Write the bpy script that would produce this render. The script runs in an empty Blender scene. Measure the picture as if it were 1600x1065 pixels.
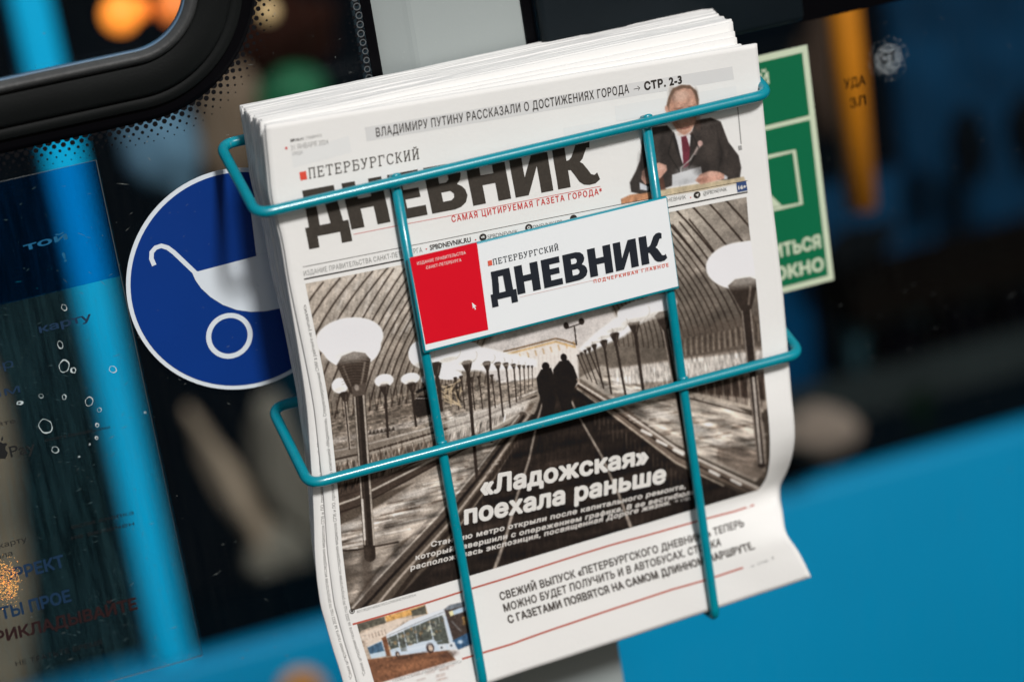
import bpy, bmesh, math, random
import numpy as np
from mathutils import Matrix, Vector, noise
random.seed(7); rng = np.random.RandomState(7)
SC = bpy.context.scene
COL = SC.collection

# ------------------------------------------------------------------ camera
FPX, PCX, PCY = 3778.0, 800.0, 532.5          # 85 mm lens on a 36 mm sensor, 1600 px wide
CAM_M = np.array([[0.93543937, -0.31954147, -0.15115038], [-0.23996397, -0.26006303, -0.93529916], [0.25955824, 0.9111863, -0.31995163]])
CAM_C = np.array([-0.363382, -1.350661, 0.447932])
cam = bpy.data.cameras.new('camera'); cam.lens = 85.0; cam.sensor_width = 36.0
cam.clip_start = 0.05; cam.clip_end = 200
cam.dof.use_dof = True; cam.dof.focus_distance = 1.395; cam.dof.aperture_fstop = 2.8
camo = bpy.data.objects.new('camera', cam); COL.objects.link(camo)
camo.matrix_world = Matrix([[CAM_M[0][i], -CAM_M[1][i], -CAM_M[2][i], CAM_C[i]] for i in range(3)] + [[0, 0, 0, 1]])
SC.camera = camo

# ------------------------------------------------------------------ sky and sun
world = bpy.data.worlds.new('World'); SC.world = world; world.use_nodes = True
wn = world.node_tree; wn.nodes.clear()
sky = wn.nodes.new('ShaderNodeTexSky'); sky.sky_type = 'NISHITA'; sky.sun_disc = False
SUN_EL, SUN_AZ = math.radians(38), math.radians(170)   # azimuth measured from +Y towards +X
sky.sun_elevation = SUN_EL; sky.sun_rotation = SUN_AZ
sky.air_density = 1.0; sky.dust_density = 3.0; sky.ozone_density = 0.5
bg = wn.nodes.new('ShaderNodeBackground'); bg.inputs[1].default_value = 0.045
wo = wn.nodes.new('ShaderNodeOutputWorld')
wn.links.new(sky.outputs[0], bg.inputs[0]); wn.links.new(bg.outputs[0], wo.inputs[0])
sl = bpy.data.lights.new('sun', 'SUN'); sl.energy = 2.95; sl.angle = math.radians(8); sl.color = (1, .985, .975)
so = bpy.data.objects.new('sun', sl); COL.objects.link(so)
sd = Vector((math.sin(SUN_AZ)*math.cos(SUN_EL), math.cos(SUN_AZ)*math.cos(SUN_EL), math.sin(SUN_EL)))
so.rotation_euler = (sd).to_track_quat('Z', 'Y').to_euler()
SC.view_settings.view_transform = 'Standard'; SC.view_settings.look = 'None'
SC.view_settings.exposure = 0.0; SC.view_settings.gamma = 1.0
SC.cycles.max_bounces = 10; SC.cycles.transparent_max_bounces = 24; SC.cycles.transmission_bounces = 6
SC.cycles.use_denoising = True

# ------------------------------------------------------------------ helpers
def s2l(c):
    c = np.asarray(c, float)/255.0
    return np.where(c <= .04045, c/12.92, ((c+.055)/1.055)**2.4)
def lin(r, g, b): return tuple(float(x) for x in s2l((r, g, b))) + (1,)

def mat(name, color=(.5, .5, .5, 1), rough=.5, metal=0., coat=0., var=0., vscale=40., bump=0., bscale=200., spec=.5, dirt=None):
    m = bpy.data.materials.new(name); m.use_nodes = True; nt = m.node_tree
    b = nt.nodes['Principled BSDF']; b.inputs['Roughness'].default_value = rough; b.inputs['Metallic'].default_value = metal
    b.inputs['Coat Weight'].default_value = coat; b.inputs['Coat Roughness'].default_value = .12
    b.inputs['Specular IOR Level'].default_value = spec
    tc = nt.nodes.new('ShaderNodeTexCoord')
    n = nt.nodes.new('ShaderNodeTexNoise'); n.inputs['Scale'].default_value = vscale; n.inputs['Detail'].default_value = 6
    nt.links.new(tc.outputs['Object'], n.inputs['Vector'])
    mix = nt.nodes.new('ShaderNodeMix'); mix.data_type = 'RGBA'
    c = color[:3]
    mix.inputs[6].default_value = tuple(max(0, x*(1-var)) for x in c)+(1,)
    mix.inputs[7].default_value = tuple(min(1, x*(1+var)) for x in c)+(1,)
    nt.links.new(n.outputs['Fac'], mix.inputs[0])
    out = mix.outputs[2]
    if dirt:
        n2 = nt.nodes.new('ShaderNodeTexNoise'); n2.inputs['Scale'].default_value = dirt[1]; n2.inputs['Detail'].default_value = 8; n2.inputs['Roughness'].default_value = .7
        nt.links.new(tc.outputs['Object'], n2.inputs['Vector'])
        r = nt.nodes.new('ShaderNodeValToRGB'); r.color_ramp.elements[0].position = dirt[2]; r.color_ramp.elements[1].position = dirt[3]
        nt.links.new(n2.outputs['Fac'], r.inputs[0])
        m2 = nt.nodes.new('ShaderNodeMix'); m2.data_type = 'RGBA'; m2.inputs[7].default_value = dirt[0]
        nt.links.new(r.outputs[0], m2.inputs[0]); nt.links.new(out, m2.inputs[6]); out = m2.outputs[2]
    nt.links.new(out, b.inputs['Base Color'])
    if bump:
        nb = nt.nodes.new('ShaderNodeTexNoise'); nb.inputs['Scale'].default_value = bscale; nb.inputs['Detail'].default_value = 5
        nt.links.new(tc.outputs['Object'], nb.inputs['Vector'])
        bp = nt.nodes.new('ShaderNodeBump'); bp.inputs['Strength'].default_value = bump; bp.inputs['Distance'].default_value = .001
        nt.links.new(nb.outputs['Fac'], bp.inputs['Height']); nt.links.new(bp.outputs[0], b.inputs['Normal'])
    return m

def attr_mat(name, rough=.85):
    m = bpy.data.materials.new(name); m.use_nodes = True; nt = m.node_tree
    b = nt.nodes['Principled BSDF']; b.inputs['Roughness'].default_value = rough; b.inputs['Specular IOR Level'].default_value = .25
    a = nt.nodes.new('ShaderNodeVertexColor'); a.layer_name = 'print'
    tc = nt.nodes.new('ShaderNodeTexCoord'); n = nt.nodes.new('ShaderNodeTexNoise'); n.inputs['Scale'].default_value = 900
    nt.links.new(tc.outputs['Object'], n.inputs['Vector'])
    h = nt.nodes.new('ShaderNodeMix'); h.data_type = 'RGBA'; h.blend_type = 'OVERLAY'; h.inputs[0].default_value = .07
    nt.links.new(a.outputs['Color'], h.inputs[6]); nt.links.new(n.outputs['Fac'], h.inputs[7])
    nt.links.new(h.outputs[2], b.inputs['Base Color'])
    return m

def lamp_mat(name, color, strength):
    m = bpy.data.materials.new(name); m.use_nodes = True; nt = m.node_tree
    b = nt.nodes['Principled BSDF']; b.inputs['Base Color'].default_value = color
    b.inputs['Emission Color'].default_value = color; b.inputs['Emission Strength'].default_value = strength
    return m

def glass_mat(name, tint, ior=1.4, gloss_rough=.02, haze=0., haze_col=(.02, .03, .03, 1), bump=0., bscale=60):
    m = bpy.data.materials.new(name); m.use_nodes = True; nt = m.node_tree; nt.nodes.clear()
    o = nt.nodes.new('ShaderNodeOutputMaterial')
    t = nt.nodes.new('ShaderNodeBsdfTransparent'); t.inputs[0].default_value = tint
    g = nt.nodes.new('ShaderNodeBsdfGlossy'); g.inputs['Roughness'].default_value = gloss_rough
    fr = nt.nodes.new('ShaderNodeFresnel'); fr.inputs[0].default_value = ior
    mx = nt.nodes.new('ShaderNodeMixShader')
    tc = nt.nodes.new('ShaderNodeTexCoord')
    nt.links.new(fr.outputs[0], mx.inputs[0]); nt.links.new(t.outputs[0], mx.inputs[1]); nt.links.new(g.outputs[0], mx.inputs[2])
    last = mx.outputs[0]
    if bump:
        nb = nt.nodes.new('ShaderNodeTexNoise'); nb.inputs['Scale'].default_value = bscale; nb.inputs['Detail'].default_value = 6
        mp = nt.nodes.new('ShaderNodeMapping'); mp.inputs['Scale'].default_value = (1, 1, .35)
        nt.links.new(tc.outputs['Object'], mp.inputs[0]); nt.links.new(mp.outputs[0], nb.inputs['Vector'])
        bp = nt.nodes.new('ShaderNodeBump'); bp.inputs['Strength'].default_value = bump; bp.inputs['Distance'].default_value = .002
        nt.links.new(nb.outputs['Fac'], bp.inputs['Height'])
        nt.links.new(bp.outputs[0], g.inputs['Normal']); nt.links.new(bp.outputs[0], fr.inputs['Normal'])
    if haze:
        d = nt.nodes.new('ShaderNodeBsdfDiffuse'); d.inputs[0].default_value = haze_col
        n = nt.nodes.new('ShaderNodeTexNoise'); n.inputs['Scale'].default_value = 35; n.inputs['Detail'].default_value = 9; n.inputs['Roughness'].default_value = .75
        mp = nt.nodes.new('ShaderNodeMapping'); mp.inputs['Scale'].default_value = (6, 1, .45)
        nt.links.new(tc.outputs['Object'], mp.inputs[0]); nt.links.new(mp.outputs[0], n.inputs['Vector'])
        r = nt.nodes.new('ShaderNodeValToRGB'); r.color_ramp.elements[0].position = .4; r.color_ramp.elements[1].position = .8
        r.color_ramp.elements[0].color = (haze*.35,)*3+(1,); r.color_ramp.elements[1].color = (min(1, haze*2.2),)*3+(1,)
        nt.links.new(n.outputs['Fac'], r.inputs[0])
        m2 = nt.nodes.new('ShaderNodeMixShader'); nt.links.new(r.outputs[0], m2.inputs[0])
        nt.links.new(last, m2.inputs[1]); nt.links.new(d.outputs[0], m2.inputs[2]); last = m2.outputs[0]
    nt.links.new(last, o.inputs[0])
    return m

def tag(o, label=None, cat=None, group=None, kind=None):
    if label: o['label'] = label
    if cat: o['category'] = cat
    if group: o['group'] = group
    if kind: o['kind'] = kind
    return o
def empty(name, loc=(0, 0, 0)):
    o = bpy.data.objects.new(name, None); COL.objects.link(o); o.location = loc; o.empty_display_size = .02
    return o
def mesh_obj(name, verts, faces, m, parent=None, smooth=False):
    me = bpy.data.meshes.new(name); me.from_pydata([tuple(map(float, v)) for v in verts], [], [tuple(int(i) for i in f) for f in faces]); me.update()
    if m: me.materials.append(m)
    if smooth: me.polygons.foreach_set('use_smooth', [True]*len(me.polygons))
    o = bpy.data.objects.new(name, me); COL.objects.link(o)
    if parent:
        o.parent = parent; o.matrix_parent_inverse = Matrix.Translation(-Vector(parent.location))
    return o
def box(name, x0, x1, y0, y1, z0, z1, m, parent=None, bev=0., seg=3):
    bm = bmesh.new(); bmesh.ops.create_cube(bm, size=1)
    for v in bm.verts:
        v.co = Vector(((x0+x1)/2+v.co.x*(x1-x0), (y0+y1)/2+v.co.y*(y1-y0), (z0+z1)/2+v.co.z*(z1-z0)))
    if bev: bmesh.ops.bevel(bm, geom=bm.edges[:], offset=bev, segments=seg, affect='EDGES', profile=.5)
    me = bpy.data.meshes.new(name); bm.to_mesh(me); bm.free(); me.materials.append(m)
    if bev: me.polygons.foreach_set('use_smooth', [True]*len(me.polygons))
    o = bpy.data.objects.new(name, me); COL.objects.link(o)
    if parent:
        o.parent = parent; o.matrix_parent_inverse = Matrix.Translation(-Vector(parent.location))
    return o
def fillet(pts, r, n=8):
    """round the inner corners of a polyline"""
    out = [Vector(pts[0])]
    for i in range(1, len(pts)-1):
        a, b, c = Vector(pts[i-1]), Vector(pts[i]), Vector(pts[i+1])
        d1 = (a-b).normalized(); d2 = (c-b).normalized()
        ang = d1.angle(d2); t = min(r/math.tan(ang/2), (a-b).length*.49, (c-b).length*.49)
        p, q = b+d1*t, b+d2*t
        for k in range(n+1):
            s = k/n; out.append((p*(1-s)+b*s)*(1-s)+(b*(1-s)+q*s)*s)
    out.append(Vector(pts[-1])); return out
def sweep(name, path, prof, m, parent=None, closed=False, smooth=True, up=(0, -1, 0), cap=True):
    """prof: list of (a, b) in the frame (side, up)"""
    V, F = [], []; n = len(prof); L = len(path)
    for i, p in enumerate(path):
        if closed: t = (path[(i+1) % L]-path[i-1]).normalized()
        else: t = (path[min(i+1, L-1)]-path[max(i-1, 0)]).normalized()
        u = Vector(up); s = t.cross(u)
        if s.length < 1e-4: s = t.cross(Vector((0, 0, 1)))
        s.normalize(); u = s.cross(t).normalized()
        for a, b in prof: V.append(p+s*a+u*b)
    for i in range(L if closed else L-1):
        j = (i+1) % L
        for k in range(n):
            F.append((i*n+k, i*n+(k+1) % n, j*n+(k+1) % n, j*n+k))
    if cap and not closed:
        F.append(tuple(range(n))[::-1]); F.append(tuple((L-1)*n+k for k in range(n)))
    return mesh_obj(name, V, F, m, parent, smooth)
def tube(name, path, r, m, parent=None, closed=False, n=20):
    return sweep(name, path, [(r*math.cos(2*math.pi*k/n), r*math.sin(2*math.pi*k/n)) for k in range(n)], m, parent, closed)

# ------------------------------------------------------------------ printed surfaces
def project(W):
    c = (np.asarray(W)-CAM_C) @ CAM_M.T
    return np.stack([PCX+FPX*c[..., 0]/c[..., 2], PCY+FPX*c[..., 1]/c[..., 2]], -1)
NET_V= [0, 21, 42, 65, 90, 115, 140, 165, 190, 215, 235, 253, 267, 279, 288, 296, 304, 315, 330, 347, 368]
NET= [[[-117.5,-69.5,154.9],[21.3,-69.5,146.9],[115.5,-69.5,141.5],[160.6,-69.5,138.9],[176.6,-69.5,137.9]],[[-119.4,-69.5,133.9],[20.1,-69.5,126.2],[114.7,-69.5,121.0],[160.0,-69.5,118.5],[176.0,-69.5,117.6]],[[-121.2,-69.5,112.9],[18.9,-69.5,105.5],[113.9,-69.5,100.5],[159.5,-69.5,98.2],[175.5,-69.5,97.3]],[[-120.0,-69.5,89.9],[19.2,-69.5,82.9],[113.6,-69.5,78.1],[158.8,-69.5,75.9],[174.8,-69.5,75.0]],[[-120.6,-69.5,64.9],[18.5,-69.5,58.3],[112.9,-69.5,53.8],[158.2,-69.5,51.7],[174.2,-69.5,50.8]],[[-120.3,-69.5,39.8],[18.3,-69.5,34.4],[112.3,-69.5,30.6],[157.3,-69.5,28.9],[174.1,-69.5,28.2]],[[-119.9,-69.5,14.8],[18.6,-69.5,10.5],[112.5,-69.5,7.5],[157.5,-69.5,6.1],[173.9,-69.5,5.5]],[[-120.2,-69.5,-10.2],[18.2,-69.5,-13.4],[112.0,-69.5,-15.7],[157.0,-69.5,-16.7],[173.7,-69.5,-17.1]],[[-122.0,-69.5,-35.2],[16.8,-69.5,-37.4],[110.9,-69.5,-38.9],[156.0,-69.5,-39.6],[172.9,-69.5,-39.9]],[[-124.1,-69.5,-60.2],[15.2,-69.5,-61.4],[109.7,-69.7,-62.1],[154.9,-70.0,-62.4],[171.8,-70.0,-62.5]],[[-126.2,-69.5,-80.2],[13.9,-69.5,-80.6],[108.6,-70.3,-80.5],[153.5,-71.8,-80.0],[170.4,-71.8,-80.1]],[[-128.3,-69.5,-98.2],[12.7,-69.5,-97.9],[107.9,-70.4,-97.2],[152.9,-72.3,-96.3],[169.9,-72.3,-96.3]],[[-129.3,-69.5,-112.2],[11.5,-69.5,-111.3],[106.9,-69.8,-110.5],[152.5,-70.3,-110.0],[169.5,-69.7,-110.2]],[[-130.0,-69.5,-124.2],[10.0,-69.5,-122.8],[105.5,-68.4,-122.3],[152.2,-65.5,-123.2],[169.1,-62.2,-124.5]],[[-130.3,-69.5,-133.2],[8.2,-69.5,-131.4],[103.2,-66.7,-131.5],[151.2,-59.6,-134.1],[168.8,-52.4,-137.1]],[[-129.8,-69.5,-141.2],[5.2,-69.5,-139.1],[98.3,-65.6,-139.5],[146.1,-55.8,-143.3],[166.3,-46.1,-147.4]],[[-129.3,-69.5,-149.2],[4.8,-69.5,-146.8],[97.2,-65.8,-146.9],[144.5,-56.6,-150.4],[164.6,-47.4,-154.3]],[[-128.5,-70.0,-160.0],[5.3,-70.0,-157.2],[96.7,-68.1,-156.1],[142.0,-63.6,-157.4],[160.2,-59.0,-159.2]],[[-127.0,-70.7,-174.7],[6.1,-70.7,-171.3],[96.5,-70.5,-169.1],[139.8,-70.3,-168.2],[156.0,-70.3,-167.7]],[[-126.0,-71.5,-191.3],[9.8,-71.5,-187.3],[102.0,-71.5,-184.6],[145.7,-72.5,-182.9],[161.3,-74.0,-181.6]],[[-126.0,-72.5,-211.7],[12.8,-72.5,-207.0],[107.0,-72.5,-203.8],[151.4,-74.4,-201.4],[166.3,-77.3,-199.3]]]
NET_U = [0, 140, 235, 280.5, 297]
NET_A = np.array(NET)
def _herm(xs, Y, x):
    """monotone-ish cubic through rows Y at xs"""
    xs = np.asarray(xs, float); x = np.asarray(x, float)
    d = np.diff(xs); s = np.diff(Y, axis=0)/d.reshape(-1, *([1]*(Y.ndim-1)))
    m = np.empty_like(Y); m[0] = s[0]; m[-1] = s[-1]; m[1:-1] = (s[1:]*d[:-1].reshape(-1, *([1]*(Y.ndim-1)))+s[:-1]*d[1:].reshape(-1, *([1]*(Y.ndim-1))))/(d[1:]+d[:-1]).reshape(-1, *([1]*(Y.ndim-1)))
    i = np.clip(np.searchsorted(xs, x)-1, 0, len(xs)-2); h = d[i]; t = (x-xs[i])/h
    sh = (-1,)+(1,)*(Y.ndim-1); t = t.reshape(sh); h = h.reshape(sh)
    return (2*t**3-3*t**2+1)*Y[i]+(t**3-2*t**2+t)*h*m[i]+(-2*t**3+3*t**2)*Y[i+1]+(t**3-t**2)*h*m[i+1]
GV = np.arange(-4, 374, 1.0); GU = np.arange(-12, 302, 1.0)
_rows = _herm(NET_V, NET_A, GV)                            # (nv, 5, 3)
PAGE_G = _herm(NET_U, np.transpose(_rows, (1, 0, 2)), GU)/1000.0   # (nu, nv, 3)
# soft handling waves in the sheet
_wv = np.array([[noise.noise(Vector((u/55., v/75., 3.3)))+.45*noise.noise(Vector((u/24., v/30., 9.1))) for v in GV] for u in GU])
PAGE_G[..., 1] += _wv*.00075+np.where(_wv > 0, 0, 0)
class Page:
    """front page: u to the right, v down, millimetres on the paper"""
    def S(self, u, v):
        u = np.asarray(u, float); v = np.asarray(v, float)
        a = np.clip(u-GU[0], 0, len(GU)-1.001); b = np.clip(v-GV[0], 0, len(GV)-1.001)
        i = a.astype(int); j = b.astype(int); fa = (a-i)[..., None]; fb = (b-j)[..., None]
        return (PAGE_G[i, j]*(1-fa)*(1-fb)+PAGE_G[i+1, j]*fa*(1-fb)+PAGE_G[i, j+1]*(1-fa)*fb+PAGE_G[i+1, j+1]*fa*fb)
class Flat:
    """upright plane facing -Y at depth y"""
    def __init__(s, y): s.y = y
    def S(s, u, v):
        u = np.asarray(u, float); v = np.asarray(v, float)
        return np.stack([u/1000, np.full_like(u, s.y), -v/1000], -1)
def inv(surf, px, py):
    px = np.asarray(px, float); py = np.asarray(py, float)
    u = np.full(px.shape, 100.); v = np.full(px.shape, 100.)
    for _ in range(14):
        p = project(surf.S(u, v)); pu = project(surf.S(u+.5, v)); pv = project(surf.S(u, v+.5))
        J = np.stack([(pu-p)/.5, (pv-p)/.5], -1); r = np.stack([px, py], -1)-p
        det = J[..., 0, 0]*J[..., 1, 1]-J[..., 0, 1]*J[..., 1, 0]
        du = (r[..., 0]*J[..., 1, 1]-r[..., 1]*J[..., 0, 1])/det; dv = (J[..., 0, 0]*r[..., 1]-J[..., 1, 0]*r[..., 0])/det
        u = u+np.clip(du, -60, 60); v = v+np.clip(dv, -60, 60)
    return u, v
def lay(name, surf, UV, faces, m, parent, lift=.25, cut=0, label=None):
    """a flat print laid on a surface"""
    UV = np.asarray(UV, float)
    if UV.shape[1] == 2: UV = np.concatenate([UV, np.zeros((len(UV), 1))], 1)
    if cut:
        bm = bmesh.new(); vs = [bm.verts.new(p) for p in UV]
        for f in faces:
            try: bm.faces.new([vs[i] for i in f])
            except ValueError: pass
        for ax in (0, 1):
            lo, hi = UV[:, ax].min(), UV[:, ax].max(); c = math.ceil(lo/cut)*cut
            while c < hi:
                co = (c, 0, 0) if ax == 0 else (0, c, 0); no = (1, 0, 0) if ax == 0 else (0, 1, 0)
                bmesh.ops.bisect_plane(bm, geom=bm.verts[:]+bm.edges[:]+bm.faces[:], plane_co=co, plane_no=no, dist=1e-5); c += cut
        bm.verts.index_update(); UV = np.array([v.co[:3] for v in bm.verts]); faces = [[v.index for v in f.verts] for f in bm.faces]; bm.free()
    W = surf.S(UV[:, 0], UV[:, 1]); W[:, 1] -= lift/1000+(UV[:, 2]/1000 if UV.shape[1] > 2 else 0)
    o = mesh_obj(name, W, faces, m, parent)
    me = o.data
    if len(me.polygons) and sum(p.normal.y for p in list(me.polygons)[:40]) > 0: me.flip_normals()
    if label: o['label'] = label
    return o
class Batch:
    """collects flat prints of one ink into one mesh"""
    def __init__(s, surf): s.surf, s.uv, s.f = surf, [], []
    def add(s, UV, F):
        n = len(s.uv); s.uv += [(float(x[0]), float(x[1]), float(x[2]) if len(x) > 2 else 0.) for x in UV]; s.f += [tuple(i+n for i in f) for f in F]
    def px(s, pts):
        u, v = inv(s.surf, [p[0] for p in pts], [p[1] for p in pts]); s.add(list(zip(u, v)), [tuple(range(len(pts)))])
    def line(s, pts, w):
        """stroke along pixel polyline, w millimetres wide"""
        u, v = inv(s.surf, [p[0] for p in pts], [p[1] for p in pts]); s.stroke(list(zip(u, v)), w)
    def stroke(s, P, w):
        P = [np.array(p, float) for p in P]; V = []; n = len(P)
        for i in range(n):
            t = P[min(i+1, n-1)]-P[max(i-1, 0)]; t /= np.linalg.norm(t)+1e-9; nn = np.array([-t[1], t[0]])*w/2
            V += [P[i]+nn, P[i]-nn]
        s.add(V, [(2*i, 2*i+1, 2*i+3, 2*i+2) for i in range(n-1)])
    def disc(s, c, r, n=24, r_in=0):
        (u,), (v,) = inv(s.surf, [c[0]], [c[1]])
        s.disc_uv((u, v), r, n, r_in)
    def disc_uv(s, c, r, n=24, r_in=0, a0=0, a1=2*math.pi):
        u, v = c; closed = abs(a1-a0) > 6.28
        A = [a0+(a1-a0)*k/n for k in range(n+(0 if closed else 1))]
        O = [(u+r*math.cos(a), v+r*math.sin(a)) for a in A]
        if not r_in: s.add(O, [tuple(range(len(O)))]); return
        I = [(u+r_in*math.cos(a), v+r_in*math.sin(a)) for a in A]; k = len(A)
        s.add(O+I, [(i, (i+1) % k, k+(i+1) % k, k+i) for i in range(k if closed else k-1)])
    def text(s, body, p0, p1, cap, bold=0., slab=False, shear=0., spacing=1., flipv=False):
        V, F = (slab_text(body) if slab else font_text(body, bold, shear, spacing))
        (u0, u1), (v0, v1) = inv(s.surf, [p0[0], p1[0]], [p0[1], p1[1]])
        a = np.array([u0, v0]); b = np.array([u1, v1]); L = np.linalg.norm(b-a); t = (b-a)/L; nn = np.array([t[1], -t[0]])
        x = V[:, 0]-V[:, 0].min(); x = x/x.max()*L
        uv = a+x[:, None]*t+(V[:, 1]*cap)[:, None]*nn; s.add(np.concatenate([uv, V[:, 2:3] if V.shape[1] > 2 else np.zeros((len(V), 1))], 1), F)
    def build(s, name, m, parent, lift=.25, cut=0, label=None):
        o = lay(name, s.surf, s.uv, s.f, m, parent, lift, cut, label)
        if any(k in name for k in ('lettering', 'headline', 'heading', 'line', 'credits', 'blocks', 'rules', 'bullets', 'emblem', 'address', 'number', 'reference', 'pointer', 'letters')) and 'masthead' not in name: o['kind'] = 'stuff'
        return o
_DG = None
def curve_mesh(c):
    o = bpy.data.objects.new('tmp', c); COL.objects.link(o); bpy.context.view_layer.update()
    me = o.evaluated_get(bpy.context.evaluated_depsgraph_get()).to_mesh()
    V = np.array([v.co[:2] for v in me.vertices]); F = [tuple(p.vertices) for p in me.polygons]
    o.to_mesh_clear(); bpy.data.objects.remove(o); bpy.data.curves.remove(c)
    return V, F
_cap = []
def text_loops(body, shear, spacing):
    """closed outlines of a line of text in the built-in font"""
    c = bpy.data.curves.new('t', 'FONT'); c.body = body; c.size = 1; c.resolution_u = 3; c.shear = shear; c.space_character = spacing; c.fill_mode = 'NONE'
    o = bpy.data.objects.new('tmp', c); COL.objects.link(o); bpy.context.view_layer.update()
    me = o.evaluated_get(bpy.context.evaluated_depsgraph_get()).to_mesh()
    V = [(v.co.x, v.co.y) for v in me.vertices]; nx = {}
    for e in me.edges:
        a, b = e.vertices; nx.setdefault(a, []).append(b); nx.setdefault(b, []).append(a)
    o.to_mesh_clear(); bpy.data.objects.remove(o); bpy.data.curves.remove(c)
    seen = set(); out = []
    for s in range(len(V)):
        if s in seen or s not in nx: continue
        lp = [s]; seen.add(s); cur = s
        # outlines are stored in order, so walking from the lowest index keeps their direction
        while True:
            n = [q for q in nx[cur] if q not in seen]
            if not n: break
            n = min(n, key=lambda q: (q != cur+1, q)); lp.append(n); seen.add(n); cur = n
        pts = [V[q] for q in lp]; pts = [p for k, p in enumerate(pts) if math.dist(p, pts[k-1]) > 1e-5]
        if len(pts) > 2: out.append(pts)
    return out
def fill_loops(loops):
    """horizontal slices of the area inside the outlines (non-zero winding), sturdy against overlapping outlines"""
    E = []
    for lp in loops:
        for k in range(len(lp)):
            (x0, y0), (x1, y1) = lp[k-1], lp[k]
            if abs(y0-y1) > 1e-7: E.append((x0, y0, x1, y1))
    ys = sorted({round(p[1], 4) for lp in loops for p in lp}); yy = []
    for y in ys:
        if not yy or y-yy[-1] > .004: yy.append(y)
    if yy[-1] < ys[-1]: yy[-1] = ys[-1]
    V, F = [], []
    for ya, yb in zip(yy, yy[1:]):
        ym = (ya+yb)/2; X = []
        for x0, y0, x1, y1 in E:
            if (y0 > ym) != (y1 > ym):
                s = (x1-x0)/(y1-y0); X.append((x0+s*(ym-y0), x0+s*(ya-y0), x0+s*(yb-y0), 1 if y1 > y0 else -1))
        X.sort(); w = 0
        for k, q in enumerate(X):
            if w == 0: st = q
            w += q[3]
            if w == 0 and q[0]-st[0] > 1e-5:
                n = len(V); V += [(st[1], ya), (max(q[1], st[1]+1e-5), ya), (max(q[2], st[2]+1e-5), yb), (st[2], yb)]; F.append((n, n+1, n+2, n+3))
    return V, F
def font_text(body, bold=0., shear=0., spacing=1.):
    if not _cap: _cap.append(max(p[1] for lp in text_loops('Н', 0, 1) for p in lp))
    loops = text_loops(body, shear, spacing); k = 1/_cap[0]
    loops = [[(x*k, y*k) for x, y in lp] for lp in loops]
    loops.sort(key=lambda lp: min(p[0] for p in lp)); groups = []; hi = -9
    for lp in loops:
        if min(p[0] for p in lp) > hi: groups.append([])
        groups[-1].append(lp); hi = max(hi, max(p[0] for p in lp))
    V, F = [], []
    for g in groups:
        v, f = fill_loops(g); n = len(V); V += [(a, b, 0.) for a, b in v]; F += [tuple(i+n for i in q) for q in f]
    if bold:                                    # heavier weight: a stroke laid along every outline edge
        w = bold*1.5; q = 0
        for lp in loops:
            for i2 in range(len(lp)):
                A, B = np.array(lp[i2-1]), np.array(lp[i2]); t = B-A; L = np.linalg.norm(t)
                if L < 1e-6: continue
                t = t/L; nn = np.array([-t[1], t[0]]); q += 1; z = .004+.0012*(q % 16); n = len(V)
                for p, s in ((A-t*w*.4, w), (B+t*w*.4, w), (B+t*w*.4, -w), (A-t*w*.4, -w)): V.append((*(p+nn*s), z))
                F.append((n, n+1, n+2, n+3))
    return np.array(V), F

SLAB = {  # strokes on a 0..0.62 x 0..1 cell
 'П': [[(0, .0), (.2, 0)], [(.1, 0), (.1, 1)], [(0, 1), (.62, 1)], [(.52, 1), (.52, 0)], [(.42, 0), (.62, 0)]],
 'Е': [[(0, 0), (.58, 0), (.58, .22)], [(.12, 0), (.12, 1)], [(0, 1), (.56, 1), (.56, .8)], [(.12, .52), (.42, .52)], [(.42, .4), (.42, .64)]],
 'Т': [[(.02, .78), (.02, 1), (.6, 1), (.6, .78)], [(.31, 1), (.31, 0)], [(.17, 0), (.45, 0)]],
 'Р': [[(0, 0), (.28, 0)], [(.13, 0), (.13, 1)], [(0, 1), (.4, 1), (.54, .92), (.58, .76), (.54, .58), (.4, .5), (.13, .5)]],
 'Б': [[(0, 0), (.42, 0), (.56, .08), (.6, .28), (.56, .48), (.42, .56), (.13, .56)], [(.13, 0), (.13, 1)], [(0, 1), (.54, 1), (.54, .8)]],
 'У': [[(0, 1), (.22, 1)], [(.42, 1), (.62, 1)], [(.1, 1), (.33, .36)], [(.53, 1), (.3, .18), (.2, .02), (.06, 0), (.05, .12)]],
 'Г': [[(0, 0), (.28, 0)], [(.13, 0), (.13, 1)], [(0, 1), (.56, 1), (.56, .74)]],
 'С': [[(.56, .98), (.56, .72)], [(.56, .82), (.44, .97), (.3, 1), (.14, .93), (.05, .72), (.04, .4), (.1, .14), (.24, .01), (.4, 0), (.52, .08), (.58, .22)]],
 'К': [[(0, 0), (.24, 0)], [(.12, 0), (.12, 1)], [(0, 1), (.24, 1)], [(.12, .48), (.3, .52), (.5, .98), (.6, .98)], [(.3, .52), (.52, .02), (.63, .02)]],
 'И': [[(0, 0), (.22, 0)], [(.4, 0), (.62, 0)], [(0, 1), (.22, 1)], [(.4, 1), (.62, 1)], [(.11, 0), (.11, 1)], [(.51, 0), (.51, 1)], [(.11, .1), (.51, .9)]],
}
SLAB['Й'] = SLAB['И']+[[(.18, 1.28), (.24, 1.16), (.38, 1.16), (.44, 1.28)]]
def slab_text(body, w=.105):
    b = Batch(None)
    for i, ch in enumerate(body):
        for st in SLAB.get(ch, []): b.stroke([(x+i*.82, y*(1-w)+w/2) for x, y in st], w)
    return np.array(b.uv)[:, :2], b.f
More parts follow.
